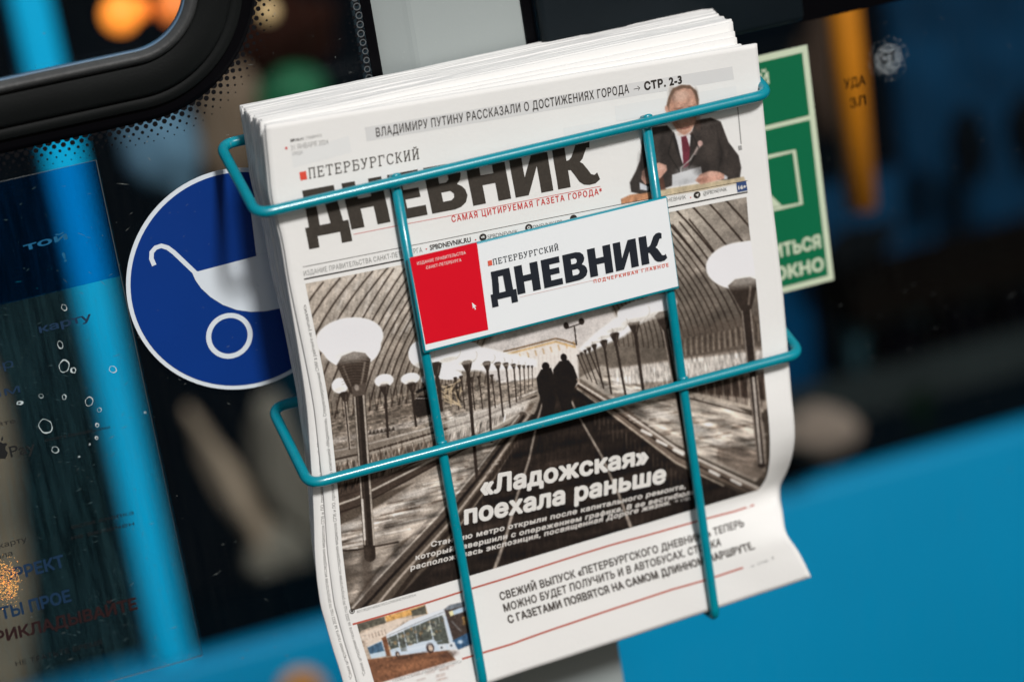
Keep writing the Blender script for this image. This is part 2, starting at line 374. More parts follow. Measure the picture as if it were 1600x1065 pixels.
LOGO = [
 (0.0, .92, [[(0, -24), (24, -24), (24, 0), (76, 0), (76, -24), (100, -24), (100, 22), (88, 22), (85, 100), (13, 100), (13, 70), (9, 22), (0, 22)], [(38, 78), (57, 78), (59, 22), (34, 22), (37, 50)]]),
 (.945, 1, [[(0, 0), (28, 0), (28, 40), (56, 40), (56, 0), (84, 0), (84, 100), (56, 100), (56, 62), (28, 62), (28, 100), (0, 100)]]),
 (1.91, 1, [[(0, 0), (68, 0), (68, 22), (28, 22), (28, 41), (61, 41), (61, 62), (28, 62), (28, 78), (66, 78), (66, 100), (0, 100)]]),
 (2.69, 1, [[(0, 0), (50, 0), (64, 3), (76, 11), (82, 25), (80, 38), (74, 47), (65, 53), (73, 61), (77, 73), (74, 86), (64, 96), (48, 100), (0, 100)],
            [(28, 21), (46, 21), (53, 26), (54, 34), (48, 41), (28, 41)], [(28, 61), (43, 61), (49, 66), (49, 74), (44, 80), (28, 80)]]),
 (3.59, 1, [[(0, 0), (28, 0), (28, 40), (56, 40), (56, 0), (84, 0), (84, 100), (56, 100), (56, 62), (28, 62), (28, 100), (0, 100)]]),
 (4.53, 1, [[(0, 0), (29, 0), (57, 60), (57, 0), (84, 0), (84, 100), (55, 100), (27, 40), (27, 100), (0, 100)]]),
 (5.48, 1, [[(0, 0), (28, 0), (28, 38), (34, 37), (41, 24), (49, 8), (58, 0), (70, -3), (84, -2), (95, 5), (91, 21), (84, 17), (77, 20), (71, 32), (63, 46), (57, 51), (64, 57), (70, 68), (76, 79), (83, 78), (85, 96), (76, 101), (64, 100), (54, 92), (47, 78), (40, 65), (34, 60), (28, 59), (28, 100), (0, 100)]])]
def logo(batch, p0, p1):
    """masthead word; p0 -> p1 are its baseline ends in the photograph"""
    (u0, u1), (v0, v1) = inv(batch.surf, [p0[0], p1[0]], [p0[1], p1[1]])
    a = np.array([u0, v0]); b = np.array([u1, v1]); L = np.linalg.norm(b-a); t = (b-a)/L; nn = np.array([t[1], -t[0]]); k = L/6.43
    for x0, sx, loops in LOGO:
        c = bpy.data.curves.new('g', 'CURVE'); c.dimensions = '2D'; c.fill_mode = 'BOTH'
        for lp in loops:
            s = c.splines.new('POLY'); s.points.add(len(lp)-1); s.use_cyclic_u = True
            for q, (x, y) in zip(s.points, lp): q.co = (x*sx/100+x0, y/100, 0, 1)
        V, F = curve_mesh(c)
        batch.add(a+(V[:, :1]*k)*t+(V[:, 1:2]*k)*nn, F)

# ------------------------------------------------------------------ soft raster used to colour the half-tone pictures
class Canvas:
    def __init__(s, x0, y0, x1, y1, base):
        s.x0, s.y0 = x0, y0; s.w, s.h = x1-x0, y1-y0
        s.a = np.zeros((s.h, s.w, 3))+np.array(base, float); s.m = np.zeros((s.h, s.w))
        s.Y, s.X = np.mgrid[0:s.h, 0:s.w]; s.X = s.X+x0; s.Y = s.Y+y0
    def _win(s, pts, pad):
        xs = [p[0] for p in pts]; ys = [p[1] for p in pts]
        return (slice(max(0, int(min(ys)-pad-s.y0)), max(0, min(s.h, int(max(ys)+pad+1-s.y0)))), slice(max(0, int(min(xs)-pad-s.x0)), max(0, min(s.w, int(max(xs)+pad+1-s.x0)))))
    def _put(s, W, al, col):
        al = np.clip(al, 0, 1)[..., None]; s.a[W] = s.a[W]*(1-al)+np.array(col, float)*al
        s.m[W] = np.maximum(s.m[W], al[..., 0])
    def line(s, pts, w, col, op=1., soft=.6, w2=None):
        w2 = w if w2 is None else w2; n = len(pts)-1
        W = s._win(pts, max(w, w2)+2); X, Y = s.X[W], s.Y[W]
        if X.size == 0: return
        best = np.full(X.shape, -9.)
        for i in range(n):
            (x0, y0), (x1, y1) = pts[i], pts[i+1]; dx, dy = x1-x0, y1-y0; L = dx*dx+dy*dy+1e-9
            t = np.clip(((X-x0)*dx+(Y-y0)*dy)/L, 0, 1); d = np.hypot(X-x0-t*dx, Y-y0-t*dy)
            ww = w+(w2-w)*(i+t)/n; best = np.maximum(best, (ww/2-d)/soft+.5)
        s._put(W, np.clip(best, 0, 1)*op, col)
    def curve(s, P0, P1, P2, w, col, op=1., soft=.6, w2=None, n=10):
        P0, P1, P2 = map(np.array, (P0, P1, P2))
        s.line([tuple((1-t)**2*P0+2*t*(1-t)*P1+t*t*P2) for t in np.linspace(0, 1, n)], w, col, op, soft, w2)
    def poly(s, pts, col, op=1., soft=.8):
        W = s._win(pts, soft+2); X, Y = s.X[W], s.Y[W]
        if X.size == 0: return
        ins = np.zeros(X.shape, bool); d = np.full(X.shape, 1e9); n = len(pts)
        for i in range(n):
            (x0, y0), (x1, y1) = pts[i], pts[(i+1) % n]
            c = ((y0 > Y) != (y1 > Y)) & (X < (x1-x0)*(Y-y0)/((y1-y0) or 1e-9)+x0); ins ^= c
            dx, dy = x1-x0, y1-y0; t = np.clip(((X-x0)*dx+(Y-y0)*dy)/(dx*dx+dy*dy+1e-9), 0, 1)
            d = np.minimum(d, np.hypot(X-x0-t*dx, Y-y0-t*dy))
        s._put(W, (np.where(ins, d, -d)/soft+.5)*1.0*(1 if op == 1 else 1), col) if op == 1 else s._put(W, np.clip(np.where(ins, d, -d)/soft+.5, 0, 1)*op, col)
    def ell(s, c, rx, ry, col, op=1., soft=.8, rot=-13):
        W = s._win([(c[0]-rx-ry, c[1]-rx-ry), (c[0]+rx+ry, c[1]+rx+ry)], soft); X, Y = s.X[W]-c[0], s.Y[W]-c[1]
        if X.size == 0: return
        a = math.radians(rot); x = X*math.cos(a)+Y*math.sin(a); y = -X*math.sin(a)+Y*math.cos(a)
        r = np.hypot(x/rx, y/ry); s._put(W, np.clip((1-r)*min(rx, ry)/soft+.5, 0, 1)*op, col)
    def noise(s, amp, sx=1, sy=1, mask=None, mul=True):
        n = rng.randn(int(s.h/sy)+2, int(s.w/sx)+2)
        yy = np.arange(s.h)/sy; xx = np.arange(s.w)/sx; i = yy.astype(int); j = xx.astype(int); fy = (yy-i)[:, None]; fx = (xx-j)[None]
        g = n[i][:, j]*(1-fy)*(1-fx)+n[i+1][:, j]*fy*(1-fx)+n[i][:, j+1]*(1-fy)*fx+n[i+1][:, j+1]*fy*fx
        g = g*amp if mask is None else g*amp*mask
        s.a = s.a*(1+g[..., None]) if mul else s.a+g[..., None]
    def mask(s, pts, soft=6):
        k = s.m.copy(); a = s.a.copy(); s.m[:] = 0; s.poly(pts, (0, 0, 0), 1, soft); out = s.m.copy(); s.m = k; s.a = a; return out
    def grain(s, amp, sx, sy, ang, mask=1., power=1.):
        a = math.radians(ang); x = (s.X*math.cos(a)+s.Y*math.sin(a))/sx; y = (-s.X*math.sin(a)+s.Y*math.cos(a))/sy
        x = x-x.min(); y = y-y.min(); n = rng.randn(int(y.max())+3, int(x.max())+3); i = y.astype(int); j = x.astype(int); fy = y-i; fx = x-j
        fy = fy*fy*(3-2*fy); fx = fx*fx*(3-2*fx)
        g = n[i, j]*(1-fy)*(1-fx)+n[i+1, j]*fy*(1-fx)+n[i, j+1]*(1-fy)*fx+n[i+1, j+1]*fy*fx
        s.a = np.clip(s.a*(1+(np.sign(g)*np.abs(g)**power*amp*mask)[..., None]), 4, 244)
    def blur(s, n=1):
        for _ in range(n):
            a = s.a; p = np.pad(a, ((1, 1), (1, 1), (0, 0)), 'edge'); s.a = (a*4+p[:-2, 1:-1]+p[2:, 1:-1]+p[1:-1, :-2]+p[1:-1, 2:])/8
            m = np.pad(s.m, 1, 'edge')
    def sample(s, px):
        x = np.clip(px[..., 0]-s.x0, 0, s.w-1.01); y = np.clip(px[..., 1]-s.y0, 0, s.h-1.01); i = y.astype(int); j = x.astype(int); fy = (y-i)[..., None]; fx = (x-j)[..., None]
        A = np.concatenate([s.a, s.m[..., None]*255], -1)
        return A[i, j]*(1-fy)*(1-fx)+A[i+1, j]*fy*(1-fx)+A[i, j+1]*(1-fy)*fx+A[i+1, j+1]*fy*fx
PAPER = np.array([.785, .78, .755])
def albedo(rgb): return np.clip(s2l(np.clip(rgb, 0, 255))/s2l(np.array([235, 235, 230]))*PAPER, 0, .9)
def picture(name, surf, u0, u1, v0, v1, step, canvas, m, parent, lift=.15, masked=False, clip=None):
    nu, nv = int((u1-u0)/step)+1, int((v1-v0)/step)+1
    U, V = np.meshgrid(np.linspace(u0, u1, nu), np.linspace(v0, v1, nv)); W = surf.S(U, V); px = project(W)
    c = canvas.sample(px); W[..., 1] -= lift/1000
    idx = np.arange(nu*nv).reshape(nv, nu); F = np.stack([idx[:-1, :-1], idx[1:, :-1], idx[1:, 1:], idx[:-1, 1:]], -1)
    if masked:
        k = c[..., 3]; k = np.maximum.reduce([k[:-1, :-1], k[1:, :-1], k[1:, 1:], k[:-1, 1:]]); F = F[k > 8]
    if clip is not None:
        k = clip(U, V, px); k = k[:-1, :-1] & k[1:, :-1] & k[1:, 1:] & k[:-1, 1:]; F = F[k] if F.ndim == 3 else F
    F = F.reshape(-1, 4); me = bpy.data.meshes.new(name)
    me.vertices.add(nu*nv); me.vertices.foreach_set('co', W.reshape(-1)); me.loops.add(len(F)*4); me.loops.foreach_set('vertex_index', F.reshape(-1).astype(np.int32))
    me.polygons.add(len(F)); me.polygons.foreach_set('loop_start', np.arange(0, len(F)*4, 4, dtype=np.int32)); me.polygons.foreach_set('loop_total', np.full(len(F), 4, np.int32))
    me.update(); ca = me.color_attributes.new('print', 'FLOAT_COLOR', 'POINT')
    rgb = albedo(c[..., :3]).reshape(-1, 3); ca.data.foreach_set('color', np.concatenate([rgb, np.ones((len(rgb), 1))], 1).reshape(-1))
    me.materials.append(m); me.polygons.foreach_set('use_smooth', [True]*len(me.polygons)); o = bpy.data.objects.new(name, me); COL.objects.link(o)
    o.parent = parent; o.matrix_parent_inverse = Matrix.Translation(-Vector(parent.location))
    return o

# ------------------------------------------------------------------ materials
M_GLASS = glass_mat('window_glass', (.90, .95, .96, 1), ior=1.16, haze=.004, haze_col=(.2, .2, .18, 1))
M_FILM_BLUE = glass_mat('blue_film', (.12, .70, .90, 1), ior=1.2, gloss_rough=.12, haze=.04, haze_col=(.01, .06, .16, 1), bump=.5)
M_FILM = glass_mat('clear_film', (.93, .975, .98, 1), ior=1.2, gloss_rough=.12, haze=.05, haze_col=(.06, .17, .20, 1), bump=.5)
M_PILLAR = mat('pillar_paint', (.30, .335, .33, 1), rough=.42, var=.05, vscale=8, bump=.05, bscale=600, dirt=((.55, .56, .55, 1), 900, .64, .72))
M_RUBBER = mat('black_rubber', (.006, .007, .007, 1), rough=.55, var=.3, vscale=30, bump=.15, bscale=900, spec=.08)
M_LIP = mat('worn_black_rubber', (.045, .047, .047, 1), rough=.5, spec=.3, var=.35, vscale=60, bump=.3, bscale=700)
M_FRIT = mat('black_frit', (.002, .002, .0028, 1), rough=.3, spec=.06)
M_DOT = mat('frit_dot', (.006, .006, .007, 1), rough=.5, spec=.05)
M_RING = mat('frit_ring', (.075, .085, .09, 1), rough=.5)
M_WIRE = mat('teal_powder_coat', (.0, .245, .315, 1), rough=.3, coat=.28, var=.12, vscale=160, dirt=((.10, .26, .29, 1), 300, .62, .68), bump=.06, bscale=500)
M_TEALSTEEL = mat('teal_steel', (.0, .26, .34, 1), rough=.35, var=.05)
M_PAPER = mat('newsprint', tuple(PAPER)+(1,), rough=.95, var=.025, vscale=14, bump=.12, bscale=350, spec=.15)
M_EDGE = mat('newsprint_edge', (.70, .69, .665, 1), rough=.95, var=.07, vscale=90, spec=.1)
def leaf_lines(m):
    """fine lines between the leaves, running across the depth of the pile"""
    nt = m.node_tree; bs = nt.nodes['Principled BSDF']; tc = nt.nodes.new('ShaderNodeTexCoord'); mp = nt.nodes.new('ShaderNodeMapping'); mp.inputs['Scale'].default_value = (12, 2600, 12)
    n = nt.nodes.new('ShaderNodeTexNoise'); n.inputs['Scale'].default_value = 1; n.inputs['Detail'].default_value = 4
    r = nt.nodes.new('ShaderNodeValToRGB'); r.color_ramp.elements[0].position = .38; r.color_ramp.elements[1].position = .52; r.color_ramp.elements[0].color = (.62, .62, .62, 1)
    src = bs.inputs['Base Color'].links[0].from_socket; mx = nt.nodes.new('ShaderNodeMix'); mx.data_type = 'RGBA'; mx.blend_type = 'MULTIPLY'; mx.inputs[0].default_value = .8
    nt.links.new(tc.outputs['Object'], mp.inputs[0]); nt.links.new(mp.outputs[0], n.inputs['Vector']); nt.links.new(n.outputs['Fac'], r.inputs[0])
    nt.links.new(src, mx.inputs[6]); nt.links.new(r.outputs[0], mx.inputs[7]); nt.links.new(mx.outputs[2], bs.inputs['Base Color'])
leaf_lines(M_EDGE)
M_CARD = mat('white_card', (.82, .85, .86, 1), rough=.4, var=.01, spec=.3)
M_RED = mat('red_print', (.69, .004, .018, 1), rough=.4, var=.03, spec=.3, dirt=((.8, .55, .5, 1), 160, .74, .78))
M_BLACK = mat('black_ink', (.035, .03, .026, 1), rough=.85, var=.35, vscale=700, spec=.15)
M_LOGOINK = mat('masthead_ink', (.052, .044, .036, 1), rough=.85, var=.3, vscale=500, spec=.15)
M_CARDINK = mat('card_ink', (.016, .02, .028, 1), rough=.5, spec=.2)
M_GREYINK = mat('grey_ink', (.20, .20, .19, 1), rough=.9, spec=.1)
M_FAINT = mat('faint_ink', (.33, .33, .32, 1), rough=.9, spec=.1)
M_REDINK = mat('red_ink', (.58, .055, .05, 1), rough=.85, spec=.1)
M_BRICKINK = mat('brick_red_ink', (.48, .12, .085, 1), rough=.85, var=.1, spec=.1)
M_TINT = mat('grey_tint', (.66, .66, .65, 1), rough=.95, var=.06, vscale=30, spec=.1)
M_TINT2 = mat('pale_show_through', (.745, .75, .735, 1), rough=.95, var=.02, vscale=30, spec=.1)
M_WHITEINK = mat('reversed_lettering', (.72, .70, .66, 1), rough=.9, spec=.1)
M_PINKINK = mat('reversed_on_red', (.85, .6, .58, 1), rough=.6, spec=.2)
M_PICTURE = attr_mat('halftone_picture')
M_SIGNBLUE = mat('sign_blue', (.001, .032, .205, 1), rough=.38, var=.12, vscale=14, spec=.3)
M_SIGNWHITE = mat('sign_white', (.66, .72, .77, 1), rough=.4, var=.02, spec=.3)
M_GREEN = mat('exit_green', (.0, .135, .055, 1), rough=.45, var=.05, vscale=12, spec=.3)
M_CREAM = mat('glow_cream', (.56, .64, .47, 1), rough=.6, var=.05, vscale=60)
M_STICKINK = mat('sticker_navy_ink', (.001, .022, .062, 1), rough=.5)
M_STICKBLACK = mat('sticker_black_ink', (.004, .005, .006, 1), rough=.5)
M_STICKRED = mat('sticker_red_ink', (.014, .001, .002, 1), rough=.5)
M_STICKLIGHT = mat('sticker_pale_letters', (.0, .10, .22, 1), rough=.5)
M_CHIP = mat('peeled_edge_white', (.48, .55, .56, 1), rough=.7, var=.3, vscale=900)
M_SCRATCH = mat('dry_dirt', (.15, .17, .16, 1), rough=.9, var=.5, vscale=500)

# ------------------------------------------------------------------ the bus side: pillar, glass, gasket
PAGE = Page(); GL = Flat(-.0004)
_pp = [(-.0300, .05), (-.0300, .0075), (-.0292, .0062), (-.0120, .0006), (-.0095, -.0004), (-.0070, -.0010), (.0578, -.0010), (.0589, -.0006), (.0593, .0005), (.0593, .05)]
_V = [(x, y, z) for z in (-.55, .42) for x, y in _pp]; _n = len(_pp)
pillar = mesh_obj('door_pillar', _V, [(k, (k+1) % _n, _n+(k+1) % _n, _n+k) for k in range(_n)]+[tuple(range(_n))[::-1], tuple(range(_n, 2*_n))], M_PILLAR)
tag(pillar, 'pale grey painted pillar between the two dark windows, behind the newspapers', 'pillar')
lw = empty('left_window', (-.25, 0, 0)); tag(lw, 'dark bus window with black rubber framed vent and dotted border, left of the grey pillar', 'window')
box('glass_pane', -.62, -.0302, .0, .005, -.55, .42, M_GLASS, lw)
rw = empty('right_window', (.3, 0, 0)); tag(rw, 'dark bus window with black top rail, right of the grey pillar', 'window')
box('glass_pane', .0595, .75, .0, .005, -.55, .42, M_GLASS, rw)
box('edge_seal', -.0365, -.0304, -.0012, -.0001, -.55, .42, M_FRIT, lw)
box('edge_seal', .0597, .066, -.0012, -.0001, .110, .42, M_FRIT, rw)
box('top_rail', .0665, .235, -.012, -.0002, .131, .205, mat('rail_black', (.006, .010, .013, 1), spec=.15, rough=.4, var=.3, vscale=20, bump=.1, bscale=300), rw, bev=.004)
box('top_frit', .2352, .75, -.0010, -.0001, .128, .205, M_FRIT, rw)
# vent gasket: path of the rounded corner, from the left edge to the top
def corner(zb, xr, r, y, n=22):
    P = [Vector((-.62, y, zb)), Vector((-.45, y, zb))]
    P += [Vector((-.36+(xr-r+.36)*k/8, y, zb)) for k in range(0, 9)]
    P += [Vector((xr-r+r*math.sin(a), y, zb+r-r*math.cos(a))) for a in [math.pi/2*k/n for k in range(1, n+1)]]
    P += [Vector((xr, y, zb+r+(.42-zb-r)*k/4)) for k in range(1, 5)]
    return P
base = corner(.1975, -.1350, .035, -.0005)
# flat frit beyond the rubber, then the rubber band, then the rolled lip
def band(name, off0, off1, y, m, thick, crown=0.):
    prof = []
    n = 8
    for k in range(n+1):
        s = k/n; prof.append((off0+(off1-off0)*s, thick+crown*math.sin(math.pi*s)))
    prof += [(off1, 0), (off0, 0)]
    pth = [Vector((p.x, y, p.z)) for p in base]
    return sweep(name, pth, prof, m, lw, smooth=True)
_t = (base[3]-base[2]).normalized().cross(Vector((0, -1, 0)))
SG = 1 if _t.z < 0 else -1          # outward side of the path (down / right)
band('frit_band', SG*.020, SG*.0410, -.0002, M_FRIT, .0006)
band('rubber_gasket', SG*.0068, SG*.0262, -.0002, M_RUBBER, .0045, .0018)
band('gasket_groove', SG*.0262, SG*.0335, -.0002, M_RUBBER, .0025, .0012)
band('gasket_lip', SG*.0, SG*.0072, -.0002, M_LIP, .0065, .0032)
band('gasket_inner_bead', -SG*.0008, SG*.0003, -.0002, mat('blue_grey_bead', (.10, .17, .25, 1), rough=.3), .0050, .0008)
# perforated border
def frit_dots():
    V, F = [], []
    outer = .0410
    pts = base; cum = [0]
    for a, b in zip(pts, pts[1:]): cum.append(cum[-1]+(b-a).length)
    # walk along an offset curve so the pitch stays even
    offp = []
    for i, p in enumerate(pts):
        t = (pts[min(i+1, len(pts)-1)]-pts[max(i-1, 0)]).normalized(); s = t.cross(Vector((0, -1, 0)))*SG
        offp.append((p, s))
    for row in range(5):
        o = outer-.0004+row*.0031; q = [p+s*o for p, s in offp]; c = [0]
        for a, b in zip(q, q[1:]): c.append(c[-1]+(b-a).length)
        # angular pitch shared between rows so that they stay staggered
        L = c[-1]; d = (.0053*.5 if row % 2 else 0)
        ref = [p+s*outer for p, s in offp]; cr = [0]
        for a, b in zip(ref, ref[1:]): cr.append(cr[-1]+(b-a).length)
        x = d
        while x < cr[-1]:
            k = max(0, min(len(cr)-2, int(np.searchsorted(cr, x))-1)); f = (x-cr[k])/(cr[k+1]-cr[k])
            ctr = q[k].lerp(q[k+1], f); r = [.00215, .00150, .00105, .00070, .00045][row]*random.uniform(.93, 1.07)
            if ctr.x < -.0385 and ctr.x > -.34 and ctr.z < .30:
                n = 8 if row < 2 else 6; b0 = len(V)
                V += [(ctr.x+r*math.cos(2*math.pi*j/n), -.0007-.00002*row, ctr.z+r*math.sin(2*math.pi*j/n)) for j in range(n)]
                F.append(tuple(range(b0, b0+n)))
            x += .0053
    # dotted strip beside the pillar
    for col in range(3):
        z = -.55+(.0026 if col % 2 else 0)
        while z < .42:
            r = [.0018, .0011, .0006][col]; b0 = len(V); cx = -.0388-col*.003
            V += [(cx+r*math.cos(2*math.pi*j/8), -.0007, z+r*math.sin(2*math.pi*j/8)) for j in range(8)]; F.append(tuple(range(b0, b0+8)))
            z += .0053
    return mesh_obj('frit_dots', V, F, M_DOT, lw)
tag(frit_dots(), kind='stuff')
def frit_rings():
    V, F = [], []
    z = .10
    while z < .30:
        for col in range(1):
            cx = -.0388+.0004*math.sin(z*900); b0 = len(V); n = 10; r = .0021*random.uniform(.9, 1.1)
            V += [(cx+rr*math.cos(2*math.pi*j/n), -.0009, z+rr*math.sin(2*math.pi*j/n)) for rr in (r, r*.72) for j in range(n)]
            F += [(b0+j, b0+(j+1) % n, b0+n+(j+1) % n, b0+n+j) for j in range(n)]
        z += .0053
    return mesh_obj('frit_rings', V, F, M_RING, lw)
tag(frit_rings(), kind='stuff')
def specks(name, n, xr, zr, y, m, parent, smin=.00015, smax=.0007, streak=.5, seed=1):
    r = random.Random(seed); V, F = [], []
    for _ in range(n):
        x, z = r.uniform(*xr), r.uniform(*zr); s = r.uniform(smin, smax)*(1 if r.random() < .8 else 1.6); b0 = len(V)
        if r.random() < streak:
            a = r.gauss(-.1, .5); L = s*r.uniform(2, 7); w = s*.22; c, t = math.cos(a), math.sin(a)
            V += [(x-c*L+t*w, y, z-t*L-c*w), (x+c*L*.2+t*w, y, z+t*L*.2-c*w*2), (x+c*L, y, z+t*L+w*.3), (x-c*L*.1-t*w, y, z-t*L*.1+c*w)]; F.append((b0, b0+1, b0+2, b0+3))
        else:
            k = 5; V += [(x+s*r.uniform(.5, 1)*math.cos(2*math.pi*j/k), y, z+s*r.uniform(.5, 1)*math.sin(2*math.pi*j/k)) for j in range(k)]; F.append(tuple(range(b0, b0+k)))
    return tag(mesh_obj(name, V, F, m, parent), kind='stuff')
specks('dirt_specks', 420, (-.33, -.04), (-.35, .24), -.0005, M_SCRATCH, lw, .00008, .00038, .7, 3)
specks('dirt_specks', 120, (.24, .42), (-.3, .14), -.0005, mat('faint_dirt', (.06, .07, .07, 1), rough=.9), rw, .0001, .0004, .5, 5)

# ------------------------------------------------------------------ pram sign on the left window
ps = empty('pram_sign', (-.1365, 0, .0525)); tag(ps, 'round blue sign with white pram symbol stuck on the glass left of the newspapers', 'sign')
F1, F2, F3 = Flat(-.0008), Flat(-.0010), Flat(-.0012)
def disc_obj(name, cx, cz, r, y0, y1, m, parent, n=96):
    V = [(cx+r*math.cos(2*math.pi*k/n), y, cz+r*math.sin(2*math.pi*k/n)) for y in (y0, y1) for k in range(n)]
    F = [tuple(range(n)), tuple(range(n, 2*n))[::-1]]+[(k, n+k, n+(k+1) % n, (k+1) % n) for k in range(n)]
    return mesh_obj(name, V, F, m, parent)
disc_obj('white_disc', -.1365, .0525, .0667, -.0006, -.0001, M_SIGNWHITE, ps)
disc_obj('blue_field', -.1365, .0525, .0642, -.0009, -.00065, M_SIGNBLUE, ps)
b = Batch(Flat(-.0010))
b.line([(241, 414.5), (236.5, 404), (237, 394), (243, 387), (252, 384), (262, 387), (272, 394.5), (304, 425)], 2.7)
b.build('pram_handle', M_SIGNWHITE, ps, lift=0)
b = Batch(Flat(-.0011))
b.px([(303, 421), (309, 424), (400, 400), (448, 387.5), (470, 470), (440, 481), (415, 486), (392, 487), (370, 484), (348, 476), (329, 464), (314, 450), (305, 437), (300, 425)])
b.px([(389.5, 312), (400.5, 399.8), (448, 387.3), (448, 300), (420, 298)])
b.disc((358.5, 524.5), 13.9, 48, 10.9)
b.build('pram_body_and_wheel', M_SIGNWHITE, ps, lift=0)
# ------------------------------------------------------------------ green emergency sticker on the right window
gs = empty('exit_sticker', (.19, 0, .03)); tag(gs, 'green and cream emergency exit sticker on the right window, half hidden by the newspapers', 'sticker')
box('cream_border', .128, .2385, -.0008, -.0001, -.0400, .1135, M_CREAM, gs)
box('green_panel', .1315, .2345, -.0012, -.0009, .0695, .1095, M_GREEN, gs)
box('green_panel', .1315, .2345, -.0012, -.0009, -.0360, .0665, M_GREEN, gs)
b = Batch(Flat(-.0014))
b.line([(1190, 247.5), (1241, 236), (1252, 318), (1200, 329)], 2.6)
b.px([(1196, 300), (1206, 306), (1222, 322), (1200, 328)])
b.text('нажать Й', (1110, 150), (1202, 130), 7.0, bold=.03)
b.text('НАКЛЕИТЬСЯ', (1131, 422), (1283, 386), 8.2, bold=.04, spacing=1.05)
b.text('В ОКНО', (1186, 444.5), (1288, 421), 8.2, bold=.04, spacing=1.05)
b.build('sign_lettering', M_CREAM, gs, lift=0)

# ------------------------------------------------------------------ payment sticker, lower left
st = empty('payment_sticker', (-.25, 0, 0)); tag(st, 'large see-through payment sticker with blue top, on the glass left of the pram sign', 'sticker')
box('blue_top', -.35, -.2040, -.0007, -.0002, .0716, .1410, M_FILM_BLUE, st)
box('clear_film', -.35, -.2040, -.0007, -.0002, -.1725, .0712, M_FILM, st)
tube('film_edge', [Vector((-.2038, -.0006, -.1725)), Vector((-.2038, -.0006, .141)), Vector((-.35, -.0006, .141))], .00022, M_RING, st, n=6)
tube('film_edge', [Vector((-.2038, -.0006, -.1727)), Vector((-.35, -.0006, -.1727))], .00022, M_RING, st, n=6)
FS = Flat(-.0009)
b = Batch(FS)
b.text('той', (38, 392), (106, 373), 4.2, bold=.02)
b.text('!', (100, 409), (105, 407.5), 5.6, bold=.02)
b.build('pale_lettering', M_STICKLIGHT, st, 0)
b = Batch(FS)
b.text('карту', (62, 520), (144, 499), 4.6, bold=.02)
b.text('бор', (-34, 588), (22, 572), 5.2)
b.text('вам', (-36, 628), (32, 612), 5.2)
b.text('НЕКОРРЕКТ', (-46, 924), (102, 884), 7.4, bold=.03)
b.text('КАРТЫ ПРОЕ', (-46, 980), (112, 938), 7.4, bold=.03)
b.build('navy_lettering', M_STICKINK, st, 0)
b = Batch(FS)
b.text('ПРИКЛАДЫВАЙТЕ', (-26, 1009), (216, 950), 7.2, bold=.03)
b.build('red_lettering', M_STICKRED, st, 0)
b = Batch(FS)
b.text('используйте:', (-92, 685), (29, 659), 2.7)
b.text('Pay', (17, 714), (56, 704), 6.9, bold=.004)
b.text('оплата банковскими', (70, 690), (172, 669), 2.1)
b.text('приложите карту', (-94, 881), (42, 845), 3.4)
b.text('терминала', (-64, 890), (20, 867), 3.4)
b.text('если кнопка', (112, 826), (209, 803), 2.8)
b.text('не включен', (112, 843), (210, 820), 2.8)
b.text('НЕ ТРАТЬТЕ ВРЕМЯ', (25, 1040), (160, 1006), 3.2)
# apple silhouette beside the word
b.px([(12, 688), (17, 683), (20, 679), (18, 686)]) if False else None
b.px([(-4, 692), (1, 690), (5, 692.5), (9, 691.5), (11.5, 694), (8.5, 697), (8.5, 702), (12, 706.5), (11, 711), (8, 716.5), (3, 716), (0, 716.5), (-4, 718), (-9, 712), (-10, 703), (-8, 695)])
b.px([(2, 689), (1.5, 685), (4, 681), (5, 684), (4, 688)])
b.build('black_lettering', M_STICKBLACK, st, 0)
def chips():
    r = random.Random(11); V, F = [], []
    y = -.0011
    for (px, py, rx, ry, w) in [(100, 480, 1.5, 2.2, .45), (94, 538, 1.6, 2.5, .5), (100, 572, 3.2, 4.2, .7), (115, 578, 1.2, 1.5, .9), (139, 627, 2.4, 3.2, .5), (176, 576.5, 2.1, 2.4, .55), (71, 665, 4.3, 5.0, .65), (86, 702, 2.0, 2.4, .5), (30, 629, 1.1, .8, 1.1), (100, 620, 1.0, 1.8, .5), (152, 664, .9, .9, .7), (151, 684, .7, .7, .7), (64, 618, 1.4, 1.4, .3), (155, 640, 1.2, 1.6, .35), (140, 694, .4, .4, .4), (227, 644, .5, .6, .4), (123, 713, .35, .35, .4)]:
        (u,), (v,) = inv(FS, [px], [py]); n = 48; b0 = len(V); ph = r.uniform(0, 6)
        for k in range(n):
            a = 2*math.pi*k/n; s = .8+.07*math.sin(2*a+ph)+.025*math.sin(5*a+ph*2)+r.uniform(-.015, .015)
            ww = w*(.18+.75*max(0, math.sin(a+ph))**2+.25*abs(math.sin(2.5*a+ph))+r.uniform(0, .35))
            V += [((u+(rx*s)*math.cos(a))/1000, y, (-v+(ry*s)*math.sin(a))/1000), ((u+(rx*s+ww)*math.cos(a))/1000, y, (-v+(ry*s+ww)*math.sin(a))/1000)]
        F += [(b0+2*k, b0+2*k+1, b0+(2*k+3) % (2*n), b0+(2*k+2) % (2*n)) for k in range(n)]
    return tag(mesh_obj('peeled_bubble_edges', V, F, M_CHIP, st), kind='stuff')
chips()
specks('surface_scratches', 60, (-.19, -.085), (.0, .11), -.00125, mat('faint_scuff', (.16, .22, .34, 1), rough=.8), ps, .00006, .00022, .9, 21)
specks('film_scratches', 500, (-.33, -.206), (-.172, .139), -.0011, mat('film_dust', (.07, .13, .14, 1), rough=.9), st, .00006, .0003, .8, 8)
